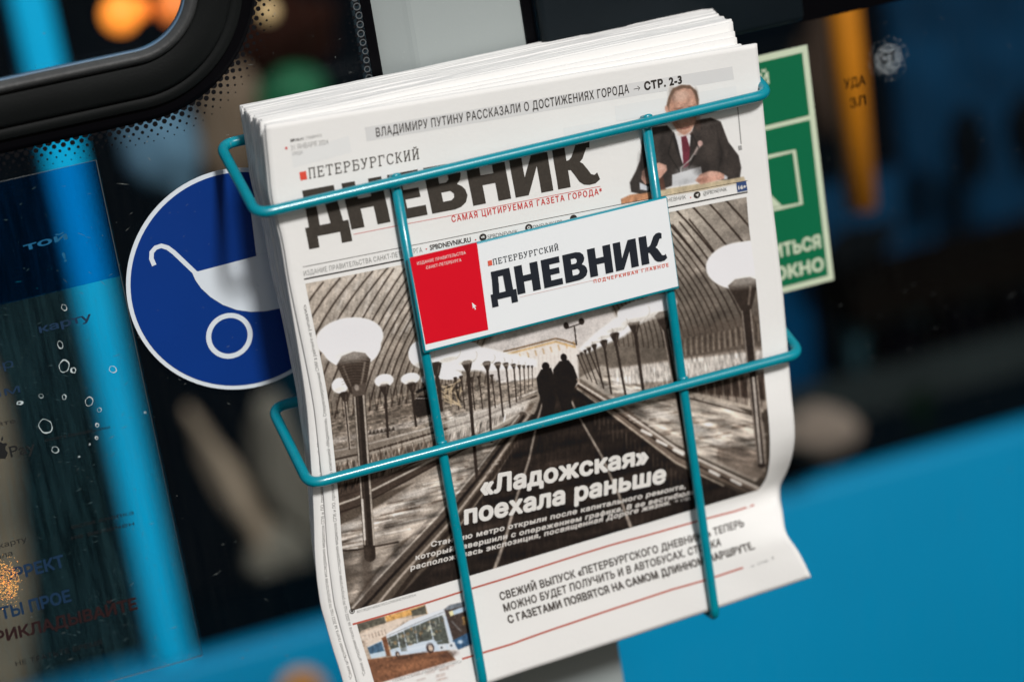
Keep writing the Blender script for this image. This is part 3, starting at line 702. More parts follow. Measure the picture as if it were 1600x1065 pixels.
# amber specks glow by themselves, imitating lamplight scattered by the scratched film
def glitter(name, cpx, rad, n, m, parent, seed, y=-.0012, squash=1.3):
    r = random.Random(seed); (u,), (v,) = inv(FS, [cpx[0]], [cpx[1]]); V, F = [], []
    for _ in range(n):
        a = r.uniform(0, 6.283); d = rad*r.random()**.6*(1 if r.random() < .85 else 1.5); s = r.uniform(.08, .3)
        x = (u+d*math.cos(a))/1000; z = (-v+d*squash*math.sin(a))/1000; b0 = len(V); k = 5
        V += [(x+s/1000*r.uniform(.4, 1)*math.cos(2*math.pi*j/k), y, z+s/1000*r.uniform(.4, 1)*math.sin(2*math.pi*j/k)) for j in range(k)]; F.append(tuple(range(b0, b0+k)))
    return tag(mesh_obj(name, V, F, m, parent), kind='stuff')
glitter('amber_glow_specks', (6, 908), 9.0, 1100, lamp_mat('amber_glint', (1, .48, .10, 1), 1.1), st, 4)
glitter('scuff_mark', (1388, 92), 9.6, 1500, mat('scuff_white', (.6, .66, .68, 1), rough=.9), rw, 6, squash=1.0)
b = Batch(Flat(-.0016)); b.text('УДА', (1320, 139), (1352, 132), 6.0, bold=.02); b.text('ЗЛ', (1329, 169), (1353, 163), 6.0, bold=.02); b.text('СТ', (1376, 100), (1401, 95), 6.0, bold=.02); b.build('scuffed_letters', M_FRIT, rw, 0)

# ------------------------------------------------------------------ wire rack
rack = empty('wire_rack', (.022, -.004, .02)); tag(rack, 'teal wire newspaper rack with printed name plate hung on the bus glass', 'rack')
YB, YF, XL, XR = -.0042, -.0782, -.1333, .1770
def loop(name, zf, zb):
    pts = [(0, YB, zb), (XL, YB, zb), (XL, YF, zf), (XR, YF, zf), (XR, YB, zb), (.02, YB, zb)]
    tube(name, fillet(pts, .0095, 8), .0031, M_WIRE, rack)
loop('upper_loop', .1093, .1345); loop('lower_loop', -.0525, -.028)
for x in (-.0520, .1005):
    pts = [(x, -.0735, .1120), (x, -.0742, .02), (x, -.0742, -.045), (x+.0004, -.0742, -.13), (x, -.0756, -.2075), (x, YB, -.2135), (x, YB, .1305)]
    tube('upright', fillet(pts, .007, 7), .0029, M_WIRE, rack)
    for z in (.1095, -.052):
        for q in (-1, 1):
            bm = bmesh.new(); bmesh.ops.create_icosphere(bm, subdivisions=2, radius=1)
            for v_ in bm.verts: v_.co = Vector((v_.co.x*.0030+x+q*.0004, v_.co.y*.0016-.0768, v_.co.z*.0014+z+q*.0029))*1.0+Vector((0, 0, .0002*noise.noise(v_.co*3)))
            me_ = bpy.data.meshes.new('weld_bead'); bm.to_mesh(me_); bm.free(); me_.materials.append(M_WIRE); me_.polygons.foreach_set('use_smooth', [True]*len(me_.polygons))
            ob_ = bpy.data.objects.new('weld_bead', me_); COL.objects.link(ob_); ob_.parent = rack; ob_.matrix_parent_inverse = Matrix.Translation(-Vector(rack.location))
for x in (-.10, .145):
    box('suction_mount', x-.012, x+.012, -.0038, -.0002, .118, .1315, M_RUBBER, rack, bev=.0015)
pl = box('name_plate', -.0540, .1047, -.0800, -.0772, .0075, .0640, M_TEALSTEEL, rack, bev=.0006, seg=2)
FP = Flat(-.0801)
LBL = Flat(-.0802)
box('insert_card', -.0529, .1040, -.0804, -.0801, .0092, .0633, M_CARD, pl)
FP = Flat(-.0805)
b = Batch(FP); b.px([(640, 402.5), (745, 378.5), (763, 515), (665, 538)]); b.build('red_field', M_RED, pl, .05)
FP = Flat(-.0807)
b = Batch(FP); logo(b, (768, 470), (1043, 405)); b.build('plate_masthead', M_CARDINK, pl, .05)
b = Batch(FP); b.text('ПЕТЕРБУРГСКИЙ', (771, 414), (873, 390.5), 3.6, slab=True); b.build('plate_small_heading', M_CARDINK, pl, .05)
b = Batch(FP)
b.px([(762, 407.5), (768.5, 406), (769.5, 414), (763, 415.5)])
b.text('ПОДЧЕРКИВАЯ ГЛАВНОЕ', (928, 442), (1045, 416), 2.0, bold=.02, spacing=1.5)
b.build('plate_red_lettering', mat('orange_red_ink', (.72, .11, .06, 1), rough=.6), pl, .05)
b = Batch(FP); b.line([(812, 464), (930, 437), (1043, 411)], .16); b.build('plate_rule', mat('pale_red_rule', (.70, .38, .33, 1), rough=.6), pl, .05)
b = Batch(FP)
b.text('ИЗДАНИЕ ПРАВИТЕЛЬСТВА', (652, 414), (728, 396.5), 1.75, bold=.015, spacing=1.1)
b.text('САНКТ-ПЕТЕРБУРГА', (666, 420.5), (721, 408), 1.75, bold=.015, spacing=1.1)
b.build('plate_red_field_lettering', M_PINKINK, pl, .05)
b = Batch(FP); b.px([(737.5, 472.5), (744.5, 478.5), (741.8, 479), (743.8, 482.8), (742.2, 483.5), (740.3, 479.8), (738.8, 481.8)]); b.build('plate_pointer_arrow', M_CARD, pl, .05)

# ------------------------------------------------------------------ newspapers
TT = [(-4, 64), (0, 64), (42, 53), (120, 43), (229, 33), (369, 34)]
def depth_total(v): return np.interp(v, [t[0] for t in TT], [t[1] for t in TT])
def slab(name, yoff, thick, ul, ur, vt, nu, nv, parent=None, dz=0., dxr=0., skew=None, vb=367.6, seed=0, m_edge=True):
    """one folded newspaper as a thin stack of leaves; yoff(v) back from the front page surface (mm)"""
    r = random.Random(seed)
    us = np.linspace(ul, ur, nu); vs = np.linspace(vt, vb, nv); U, V = np.meshgrid(us, vs)
    if skew is not None: U2, V2 = skew(U, V)
    else: U2, V2 = U, V
    P0 = PAGE.S(U2, np.clip(V2, -3.9, 369)); P0[..., 2] += np.where(V2 < 0, 0, 0)
    if dz: P0[..., 2] += dz/1000*np.clip(U/297, 0, 1)*np.clip(1-V/110, 0, 1)
    yo = yoff(V)/1000
    yo = yo+(0 if not seed else 0)
    if seed:
        rag = np.array([noise.noise(Vector((u/9., seed*5.1, 0)))*.15+noise.noise(Vector((u/60., seed*2.3, 4)))*.7 for u in us]); P0[0, :, 2] += rag/1000
        rl = np.array([noise.noise(Vector((v/12., seed*4.7, 8)))*.35+noise.noise(Vector((v/45., seed*1.9, 2)))*.8 for v in vs]); P0[:, 0, 0] += rl/1000
    wob = np.array([[noise.noise(Vector((u/60+seed*3.1, v/70, seed))) for u in us] for v in vs])*.0006 if seed else 0
    A = P0.copy(); A[..., 1] += yo+wob; B = A.copy(); B[..., 1] += thick(V)/1000
    n = nu*nv; verts = list(A.reshape(-1, 3))+list(B.reshape(-1, 3)); idx = np.arange(n).reshape(nv, nu)
    F = [(a, b_, c, d) for a, b_, c, d in zip(idx[:-1, :-1].ravel(), idx[1:, :-1].ravel(), idx[1:, 1:].ravel(), idx[:-1, 1:].ravel())]
    F += [(n+a, n+d, n+c, n+b_) for a, b_, c, d in zip(idx[:-1, :-1].ravel(), idx[1:, :-1].ravel(), idx[1:, 1:].ravel(), idx[:-1, 1:].ravel())]
    nf = len(F)
    # rounded spine on the left
    mid = (A[:, 0]+B[:, 0])/2; mid[:, 0] -= thick(vs)/1000*.22; k0 = len(verts); verts += list(mid)
    for j in range(nv-1):
        a, b_ = idx[j, 0], idx[j+1, 0]; F += [(a, k0+j, k0+j+1, b_), (k0+j, n+a, n+b_, k0+j+1)]
        a, b_ = idx[j, -1], idx[j+1, -1]; F.append((a, b_, n+b_, n+a))
    for i in range(nu-1):
        a, b_ = idx[0, i], idx[0, i+1]; F.append((a, b_, n+b_, n+a))
        a, b_ = idx[-1, i], idx[-1, i+1]; F.append((a, n+a, n+b_, b_))
    F.append((idx[0, 0], n+idx[0, 0], k0)); F.append((idx[-1, 0], k0+nv-1, n+idx[-1, 0]))
    o = mesh_obj(name, verts, F, M_PAPER, parent); me = o.data
    if m_edge: me.materials.append(M_EDGE)
    mi = np.zeros(len(me.polygons), np.int32)
    if m_edge: mi[nf:nf+3*(nv-1)] = 1; mi[-2:] = 1
    me.polygons.foreach_set('material_index', mi)
    sm = np.zeros(len(me.polygons), bool); sm[:nf] = True; me.polygons.foreach_set('use_smooth', sm)
    return o
N = 27
frac = lambda i: i/N
# front newspaper
np0 = empty('newspaper', (.02, -.0695, -.03)); tag(np0, 'frontmost newspaper with sepia escalator photograph and big black masthead, held by the wires', 'newspaper', 'newspapers in the rack')
slab('folded_pages', lambda v: 0*v, lambda v: depth_total(v)/N*.9, 0, 297, 0, 100, 124, np0)
# second newspaper, slipped a little to the left
def skew2(U, V): return U-7.0*np.clip((V-90)/180, 0, 1)*np.clip(1-U/297, 0, 1)-1.0, V+3.5*np.clip(1-V/60, 0, 1)
np1 = empty('newspaper', (.02, -.066, -.03)); tag(np1, 'second newspaper, its strip of small sideways text showing left of the frontmost page', 'newspaper', 'newspapers in the rack')
slab('folded_pages', lambda v: depth_total(v)*frac(1), lambda v: depth_total(v)/N*.9, 0, 296, 0, 60, 80, np1, skew=skew2)
for i in range(2, N):
    r = random.Random(100+i); f = frac(i)+(r.uniform(-.010, .012) if i > 4 else 0)
    jl = r.uniform(-1.3, 1.3); jt = r.uniform(-.35, .4); jr = r.uniform(-1.0, 1.0)
    if i <= 4: jt += 4.5-i*.8; jl += 1.5; 
    ex = 2.5*math.sin(i*1.7)*.4
    ur = 286+8*f+jr if i > 2 else 289
    def sk(U, V, f=f, jl=jl, jt=jt, i=i):
        return U+jl*np.clip(1-U/297, 0, 1)-1.5*np.clip((V-90)/180, 0, 1)*(1-U/297), V+jt*np.clip(1-V/150, 0, 1)
    tk = 1.0
    yo = (lambda v, f=f: depth_total(v)*f)
    o = slab('newspaper', yo, lambda v: depth_total(v)/N*.985, 0, ur, 0, 60, 60, None, dz=13.5 if i > 4 else 3.*(i-1), skew=sk, seed=i, vb=360+r.uniform(-2, 3))
    if i == N-1: tag(o, 'rearmost newspaper of the pile, nearest the bus glass, its top corner highest', 'newspaper', 'newspapers in the rack')
    else: tag(o, 'newspaper inside the pile, only its white edges showing between front and rear copies', 'newspaper', 'newspapers in the rack')

# print on the front page
SIDE = '*Самая цитируемая газета за 2022 год по результатам исследования медиаполя СПб и ЛО, проведенного компанией «Медиалогия». Специализированные СМИ в рейтинге не учитывались'
class Shift:
    """front page surface displaced for the second copy"""
    def S(s, u, v):
        u2, v2 = skew2(np.asarray(u, float), np.asarray(v, float)); W = PAGE.S(u2, v2); W[..., 1] += depth_total(np.asarray(v, float))*frac(1)/1000; return W
def side_text(surf, m, parent, u_at):
    V, F = font_text(SIDE, .0, 0, 1.0)
    x = V[:, 0]-V[:, 0].min(); x = x/x.max()*232; k = 1.95
    UV = np.stack([u_at+2*0+(-V[:, 1]*k)+0*x, 337-x], 1); UV[:, 0] = u_at-V[:, 1]*k
    tag(lay('side_lettering', surf, UV, F, m, parent, .12), kind='stuff')
M_SIDE = mat('side_ink', (.10, .095, .09, 1), rough=.9, spec=.1)
side_text(PAGE, M_SIDE, np0, 6.4); side_text(Shift(), M_SIDE, np1, 6.0)
P = PAGE
b = Batch(P); b.px([(570, 199), (1144, 104), (1147, 124), (573, 221)]); b.px([(448, 222), (540, 207), (543, 234), (451, 250)])if False else None
b.build('grey_headline_band', M_TINT, np0, .08, cut=12)
b = Batch(P)
for q in ([(455, 240), (545, 212), (549, 238), (458, 262)], [(960, 166), (1150, 134), (1153, 158), (963, 190)], [(725, 250), (900, 218), (905, 245), (729, 277)], [(880, 200), (936, 190), (940, 214), (884, 224)]): b.px(q)
b.build('show_through_blocks', M_TINT2, np0, .06, cut=12)
b = Batch(P); b.text('ВЛАДИМИРУ ПУТИНУ РАССКАЗАЛИ О ДОСТИЖЕНИЯХ ГОРОДА', (588, 214), (983, 145), 5.1, bold=.012, spacing=1.12)
b.line([(990, 139.5), (999, 137.8)], .35); b.line([(996, 134.6), (999.6, 137.7), (997, 141.4)], .35)
b.build('top_headline', M_BLACK, np0, .2)
b = Batch(P); b.text('СТР. 2-3', (1007, 141), (1066, 130), 4.7, bold=.045, spacing=1.12); b.build('page_reference', M_BLACK, np0, .2)
b = Batch(P); b.text('№14-11', (454, 222), (474, 218.5), 1.5, bold=.04); b.build('issue_number', M_BLACK, np0, .2)
b = Batch(P); b.text('31 ЯНВАРЯ 2024', (455, 235), (513, 225), 2.9); b.text('СРЕДА', (457, 243), (473, 240), 1.9); b.text('· СПЕЦВЫПУСК', (476, 218), (503, 213), 1.5); b.build('date_lettering', M_FAINT, np0, .2)
b = Batch(P); b.disc((447.2, 231.5), .75, 14); b.build('date_dot', M_REDINK, np0, .2)
b = Batch(P); b.text('ПЕТЕРБУРГСКИЙ', (483, 279.5), (655, 248.5), 6.2, slab=True); b.build('small_heading', M_LOGOINK, np0, .2)
b = Batch(P); b.px([(467.5, 269), (478, 267), (480, 280), (469.5, 282)])
b.build('red_square', mat('square_red', (.72, .07, .04, 1), rough=.8, var=.1, vscale=400), np0, .2)
b = Batch(P); logo(b, (480, 372), (938, 283.5)); b.build('masthead_lettering', M_LOGOINK, np0, .2, cut=10)
b = Batch(P); b.text('САМАЯ ЦИТИРУЕМАЯ ГАЗЕТА ГОРОДА*', (706, 347), (941, 302.5), 3.6, bold=.02, spacing=1.3)
b.line([(552, 366), (700, 337.5), (850, 308), (938, 291)], .28); b.build('slogan_lettering', M_REDINK, np0, .2, cut=15)
b = Batch(P)
b.line([(473, 417), (640, 384), (800, 352), (960, 321), (1168, 282)], .32)
b.line([(475, 436), (640, 403.5), (800, 373), (960, 341), (1168, 300)], .85)
b.build('masthead_rules', M_BLACK, np0, .2, cut=15)
b = Batch(P); b.text('ИЗДАНИЕ ПРАВИТЕЛЬСТВА САНКТ-ПЕТЕРБУРГА', (475, 431), (660, 393.5), 2.9, spacing=1.1)
b.text('SPBDNEVNIK', (762, 373), (810, 364), 2.5); b.text('DNEVNIKSPB', (833, 358), (879, 349), 2.5); b.text('ДНЕВНИК', (1037, 317), (1072, 310.5), 2.5); b.text('@SPBDNEVNIK', (1099, 305), (1136, 298), 2.4)
b.build('publisher_line', M_GREYINK, np0, .2)
b = Batch(P); b.text('SPBDNEVNIK.RU', (672, 390.5), (736, 377.5), 3.0, bold=.02); b.disc((754.5, 370.5), 2.2, 20); b.disc((826, 355.5), 2.2, 20); b.disc((896, 341), 2.2, 20); b.disc((1089, 304.5), 2.2, 20)
b.build('web_address', M_BLACK, np0, .2)
b = Batch(P); b.text('vk', (751.3, 372.2), (757.8, 370.6), 1.3, bold=.05); b.disc((826, 355.5), 1.0, 12, .5); b.px([(1086.5, 304.5), (1091.5, 301.8), (1090.3, 307)]); b.build('round_emblems', M_WHITEINK, np0, .3)
b = Batch(P); b.disc((666, 389), .45, 10); b.disc((743, 374.5), .45, 10); b.disc((1079, 308.5), .4, 10); b.build('red_bullets', M_REDINK, np0, .2)
b = Batch(P); b.px([(1150, 285.5), (1165.5, 282.5), (1167.8, 297.5), (1152.3, 300.5)]); b.build('age_box', mat('age_blue', (.025, .06, .18, 1), rough=.8), np0, .26)
b = Batch(P); b.text('16+', (1153.5, 296), (1166, 293.5), 2.3, bold=.04); b.build('age_lettering', M_WHITEINK, np0, .34)
b = Batch(P); b.line([(1150, 150), (1154, 182), (1158, 225)], .7); b.px([(1153, 228), (1158.5, 227), (1159.5, 234), (1154, 235)]); b.build('tiny_vertical_credit', M_FAINT, np0, .2)

# ---- cover picture
D = (62, 50, 42)
c = Canvas(462, 292, 1216, 966, (132, 118, 104))
Yr = c.Y+(c.X-475)*.2                                   # distance below the tilted top edge
tone = np.clip((Yr-440)/330, 0, 1)
c.a = np.array([178, 166, 150.])*(1-tone[..., None])+np.array([96, 84, 72.])*tone[..., None]
mr = np.clip((c.X-900)/200, 0, 1)[..., None]; c.a = c.a*(1-mr*.18)
rt = np.exp(-(((c.X-1060)/55.)**2+((c.Y-345)/60.)**2))[..., None]; c.a = c.a*(1-rt*.6)+np.array([196, 186, 168.])*rt*.6
g = np.exp(-(((c.X-600)/80.)**2+((c.Y-450)/45.)**2))[..., None]; c.a = c.a*(1-g*.45)+np.array([200, 190, 176.])*g*.45
rr = random.Random(5)
# light panels between the ribs
for k in range(46):
    x = 520+rr.random()*150; y = 425+rr.random()*110-(x-520)*.15; c.poly([(x, y+9), (x+7, y-6), (x+12, y-8), (x+5, y+8)], (206, 198, 186), .55, 2)
for k in range(30):
    x = 1040+rr.random()*120; y = 320+rr.random()*100; c.poly([(x, y), (x+8, y+9), (x+11, y+7), (x+3, y-2)], (190, 180, 164), .3, 2)
# left vault ribs
left = [((474, 484), (487, 462), (505, 441)), ((478, 512), (500, 470), (531, 435)), ((484, 540), (512, 480), (556, 430)), ((492, 575), (520, 495), (582, 424)), ((500, 600), (535, 500), (606, 418))]
for k in range(24):
    t = k/23; bx = 505+(262)*t**.85; by = 655-58*t; left.append(((bx, by), (bx+14-6*t, by-95), (bx+110-10*t, by-235+40*t)))
for k, (a, b_, d) in enumerate(left): c.curve(a, b_, d, 2.9-1.5*min(1, k/26), D, .92, .9, w2=2.7-1.6*min(1, k/26), n=14)
for k in range(24):
    t = k/23; bx = 512+(262)*t**.85; by = 655-58*t; c.curve((bx, by), (bx+14-6*t, by-95), (bx+110-10*t, by-235+40*t), .9, (190, 178, 160), .5, .8, n=12)
# right vault ribs
for k in range(5):
    x = 1135-k*26+0; y = 314+k*5; c.curve((x, y), (x+38, y+40), (x+78, y+92), 2.9, D, .95, .9)
for k in range(26):
    t = k/25; bx = 1192-232*t**.8; by = 548-8*t; c.curve((bx, by), (bx-13+6*t, by-80), (bx-115+60*t, by-205+110*t), 2.6-1.5*t, D, .85, .9, n=12)
c.poly([(1040, 520), (1195, 486), (1200, 545), (1044, 570)], (112, 97, 84), .55, 12)
# far bright centre and pediment
c.poly([(750, 545), (775, 520), (860, 492), (950, 470), (965, 500), (915, 545), (850, 600), (800, 610), (745, 575)], (196, 189, 182), 1, 6)
c.poly([(790, 552), (868, 534), (902, 543), (905, 600), (840, 620), (795, 600)], (214, 206, 196), 1, 3)
c.line([(787, 549), (820, 541), (868, 528.5), (880, 531), (901, 538)], 2.2, (120, 88, 52), .95)
c.line([(790, 553.5), (868, 533.5), (898, 542)], 3.2, (212, 164, 92), .75, 1.5)
for k in range(9): c.line([(800+k*12, 556-k*2.8), (802+k*12, 563-k*2.8)], 2.2, (190, 138, 70), .6, 1.2)
for k in range(16): c.line([(798+k*6.2, 566-k*1.5), (799+k*6.2, 592-k*1.4)], 1.2, (178, 168, 158), .5, 1.2)
# platform bands left
c.poly([(477, 690), (560, 668), (690, 632), (770, 600), (840, 590), (846, 640), (800, 690), (700, 735), (540, 790), (482, 800)], (150, 137, 122), 1, 3)
c.line([(480, 648), (560, 634), (640, 616), (700, 600)], 7, (150, 136, 118), .5, 5)
for k in range(28):
    x = 500+k*8.5; y = 646-k*1.75; c.line([(x, y-16), (x+2, y+6)], 1.5, (58, 47, 39), .7, 1)
c.line([(480, 697), (560, 681), (650, 660), (700, 645)], 9, (198, 188, 176), .75, 3)
for k in range(7): c.poly([(575+k*6, 679-k), (578+k*6, 672-k), (581+k*6, 678-k)], (45, 36, 30), .8, 1)
c.line([(478, 712), (560, 697), (655, 672), (760, 640), (838, 610)], 2.2, (205, 195, 182), .9, 1)
c.line([(480, 727), (560, 709), (655, 682), (740, 656), (838, 618)], 2.6, (60, 48, 40), .95, 1)
c.line([(480, 731), (560, 713), (655, 686), (740, 660), (838, 622)], 1.6, (196, 184, 168), .8, 1)
c.poly([(484, 742), (575, 712), (680, 686), (790, 646), (836, 628), (830, 640), (770, 668), (700, 702), (600, 742), (500, 778)], (118, 103, 89), 1, 2)
for k in range(58):
    x = 492+k*5.6; y = 736-k*2.05; c.line([(x, y), (x+3, y+20-k*.15)], 1.0+rr.random(), (184, 170, 152) if k % 3 else (70, 56, 46), .35+.4*rr.random(), .9)
for k in range(14):
    x = 545+k*11; y = 722-k*3.2; c.line([(x, y), (x+6, y+24)], 1.4, (200, 188, 170), .7, .9)
c.poly([(700, 650), (780, 632), (828, 622), (820, 645), (760, 672), (700, 692)], (205, 197, 186), .55, 5)
c.poly([(486, 765), (600, 742), (720, 705), (640, 748), (560, 788), (492, 830)], (84, 70, 60), 1, 3)
c.line([(494, 812), (560, 790), (640, 748), (720, 704), (815, 652)], 2.4, (58, 46, 38), .95, 1)
c.line([(492, 800), (556, 778), (636, 738), (716, 697), (812, 645)], 3.0, (206, 196, 180), .85, 1.2)
c.line([(490, 790), (556, 768), (636, 728), (716, 689)], 2.2, (70, 57, 48), .9, 1)
# wet floor with streaks
c.poly([(496, 835), (575, 800), (650, 752), (790, 668), (818, 650), (792, 690), (735, 765), (700, 800), (620, 850), (560, 862), (503, 858)], (158, 146, 132), 1, 3)
for k in range(120):
    t = rr.random(); x = 500+t*270; y = 852-t*150+rr.random()*45-18*t; L = 8+rr.random()*40
    c.line([(x, y), (x+L, y-L*.2)], 1+rr.random()*2.2, (212, 204, 192) if rr.random() < .5 else (92, 77, 65), .3+.5*rr.random(), 1.2)
c.poly([(500, 862), (560, 862), (625, 850), (575, 905), (552, 940), (520, 945)], (152, 140, 126), 1, 5)
c.line([(500, 862), (560, 858), (622, 846)], 3, (52, 42, 35), .9, 1.5)
c.ell((512, 885), 22, 12, (205, 198, 182), .6, 8); c.ell((530, 905), 30, 10, (118, 106, 92), .5, 8)
c.poly([(795, 662), (740, 742), (655, 832), (575, 925), (560, 948), (548, 948), (600, 880), (690, 790), (770, 700), (812, 640)], (128, 118, 108), .9, 2)
for (pts, w, col) in [([(816, 650), (748, 740), (690, 812), (600, 905), (558, 950)], 15, (92, 80, 70)), ([(811, 648), (742, 738), (682, 808), (592, 902), (550, 950)], 2.4, (186, 176, 162)), ([(818, 650), (751, 742), (694, 812), (610, 902), (566, 950)], 4.5, (46, 37, 31)), ([(826, 648), (760, 742), (706, 812), (626, 900), (588, 945)], 3.4, (178, 164, 148)), ([(832, 650), (770, 742), (722, 806), (650, 890), (612, 940)], 7, (62, 51, 43)), ([(838, 645), (776, 742), (730, 806), (664, 884)], 2.2, (150, 136, 120))]:
    c.line(pts, w, col, .95, 1.4)
# escalator well
c.poly([(838, 640), (850, 600), (905, 606), (960, 652), (1060, 728), (1178, 778), (1170, 800), (640, 940), (620, 935), (690, 862), (770, 752)], (54, 45, 39), 1, 2)
for k in range(60):
    x = 760+rr.random()*330; y = 660+rr.random()*190; c.line([(x, y), (x+30+rr.random()*60, y-8)], 3+rr.random()*5, (70, 58, 50) if rr.random() < .5 else (44, 36, 31), .35, 4)
for k in range(26):
    x = 915+k*7; y = 628+k*5.4; c.line([(x, y), (x+1, y+10+rr.random()*22)], 1.3, (150, 132, 112), .35, 1.6)
for k in range(16):
    x = 828-k*5; y = 640+k*8; c.line([(x, y), (x+1, y+10+rr.random()*20)], 1.3, (140, 122, 104), .3, 1.6)
c.line([(848, 628), (840, 655), (826, 720), (806, 780), (790, 840), (772, 890)], 2.2, (168, 155, 140), .85, 1.2, w2=5)
c.line([(891, 622), (903, 648), (940, 712), (966, 770), (990, 835), (1006, 862)], 2.4, (168, 155, 140), .85, 1.2, w2=5)
# right balustrade
c.poly([(905, 596), (960, 628), (1060, 700), (1190, 762), (1186, 775), (1055, 722), (955, 648), (900, 604)], (120, 104, 90), 1, 2)
c.line([(904, 598), (958, 632), (1060, 702), (1188, 764)], 2.6, (210, 200, 186), .9, 1.2, w2=4)
c.line([(903, 602), (957, 638), (1058, 711), (1184, 772)], 3.0, (58, 46, 38), .95, 1.2)
c.line([(902, 607), (955, 646), (1056, 722), (1130, 758)], 2.4, (190, 174, 154), .9, 1.2)
for (x, y) in ((1010, 676), (1034, 692), (1060, 706), (1116, 739), (1150, 753)): c.line([(x-7, y-4), (x+7, y+3)], 4.5, (228, 222, 212), .9, 1.2)
# right floor and wall
c.poly([(905, 590), (940, 570), (1000, 590), (1080, 590), (1192, 660), (1196, 690), (1196, 735), (1180, 752), (1100, 716), (1050, 690), (960, 626)], (172, 160, 145), 1, 3)
for k in range(120):
    x = 945+rr.random()*240; y = 605+(x-945)*.42+rr.random()*62-24; L = 8+rr.random()*28
    c.line([(x, y), (x+L, y-L*.12)], 1+rr.random()*2.4, (214, 204, 190) if rr.random() < .42 else (104, 88, 74), .3+.45*rr.random(), 1.3)
c.poly([(1120, 690), (1195, 705), (1195, 745), (1176, 748), (1120, 720)], (120, 104, 90), .7, 5)
c.poly([(950, 576), (1196, 540), (1200, 560), (1198, 640), (1080, 612), (965, 600)], (140, 126, 112), 1, 3)
c.poly([(950, 576), (1196, 546), (1198, 580), (960, 602)], (206, 198, 188), .8, 4)
c.poly([(1075, 598), (1198, 585), (1198, 625), (1078, 612)], (76, 62, 53), 1, 4)
for k in range(18):
    x = 1082+k*6.6; c.line([(x, 590), (x+3, 622+k*.7)], 1.6, (196, 182, 162) if k % 2 else (52, 42, 35), .7, 1.1)
c.line([(1076, 614), (1120, 624), (1190, 641)], 6, (186, 172, 154), .9, 1.4); c.line([(1078, 622), (1120, 633), (1190, 652)], 2.2, (64, 52, 43), .9, 1)
for k in range(70):
    x = 952+k*3.4; c.line([(x, 572-k*.35), (x+1, 590+k*.1)], 1.1, (150, 138, 124), .4, 1)
for k in range(34):
    x = 1048+k*4.4; y = 560-k*.9; c.line([(x, y-26), (x+1.5, y)], 1.5, (190, 174, 152) if k % 2 else (58, 47, 39), .6, 1.1)
c.blur(1)
lum = c.a.mean(2); mk = np.clip((218-lum)/50, .05, 1)
mv = c.mask([(470, 440), (1185, 300), (1200, 540), (950, 560), (830, 560), (700, 600), (470, 650)], 20)
mfl = c.mask([(496, 835), (575, 800), (650, 752), (790, 668), (818, 650), (735, 765), (640, 850), (560, 930), (503, 948)], 8)
mfr = c.mask([(925, 590), (1000, 590), (1192, 655), (1196, 740), (1100, 716), (960, 626)], 8)
mfn = c.mask([(480, 735), (575, 712), (680, 686), (836, 628), (770, 668), (600, 742), (486, 790)], 4)
mwl = c.mask([(478, 650), (700, 596), (838, 590), (838, 612), (655, 672), (480, 712)], 6)
mwr = c.mask([(950, 576), (1196, 540), (1198, 640), (1080, 612), (965, 600)], 5)
mes = c.mask([(838, 640), (905, 606), (1060, 728), (1178, 778), (640, 940), (770, 752)], 5)
c.grain(.06, 26, 16, -20, mv*mk); c.grain(.03, 5, 5, 0, mv*mk); c.grain(.05, 2, 14, 12, mv*mk*np.clip((900-c.X)/200, 0, 1))
c.grain(.13, 22, 3.4, -14, mfl*mk); c.grain(.16, 46, 9, -14, mfl); c.grain(.07, 9, 34, 8, mfl*mk)
c.grain(.13, 18, 3.4, 14, mfr*mk); c.grain(.14, 34, 9, 16, mfr)
c.grain(.24, 1.6, 12, 10, mfn*mk); c.grain(.14, 10, 2.0, -14, mwl*mk); c.grain(.12, 3, 3, 0, mwl*mk)
c.grain(.16, 1.8, 9, -6, mwr*mk); c.grain(.07, 2, 14, 0, mes); c.grain(.14, 40, 9, -13, mes)
for (x, y, rx, ry) in ((575, 838, 24, 4), (600, 796, 30, 5), (545, 822, 22, 5), (650, 770, 22, 5), (700, 735, 18, 4), (520, 845, 16, 4), (985, 612, 22, 5), (1035, 648, 24, 6), (1085, 668, 24, 6), (1120, 690, 18, 5), (800, 640, 20, 5)): c.ell((x, y), rx, ry, (226, 220, 210), .5, ry, -14 if x < 850 else 16)
for (x, y, rx, ry) in ((560, 690, 70, 22), (660, 640, 60, 18), (1120, 600, 70, 20), (530, 900, 40, 26)): c.ell((x, y), rx, ry, (70, 58, 48), .28, 20, -14)
# posts, cups and lamp globes
W8 = (229, 229, 224)
def globe(x, y, rx, ry, rot=-10): c.ell((x, y), rx, ry, W8, 1, 1.6, rot)
def lampcup(x, y, s, post=None, pw=None, two=False):
    if post:
        c.line([(x+s*.25, y+s), post], pw or s*.5, (64, 53, 46), 1, .9, w2=(pw or s*.5)*.85)
        if two: c.line([(x+s*.25-pw*.42, y+s), (post[0]-pw*.36, post[1])], 1.5, (176, 162, 146), .8, .9); c.line([(x+s*.25+pw*.42, y+s), (post[0]+pw*.36, post[1])], 1.7, (190, 176, 158), .8, .9)
    c.poly([(x-s, y-s*.55), (x-s*.5, y-s*1.0), (x+s*.5, y-s*1.15), (x+s, y-s*.95), (x+s*.95, y-s*.4), (x+s*.62, y+s*1.05), (x-.05*s, y+s*1.15)], (68, 57, 49), 1, 1)
    c.line([(x+s*.55, y-s*.5), (x+s*.42, y+s*.7)], s*.13, (140, 126, 112), .6, 1.5)
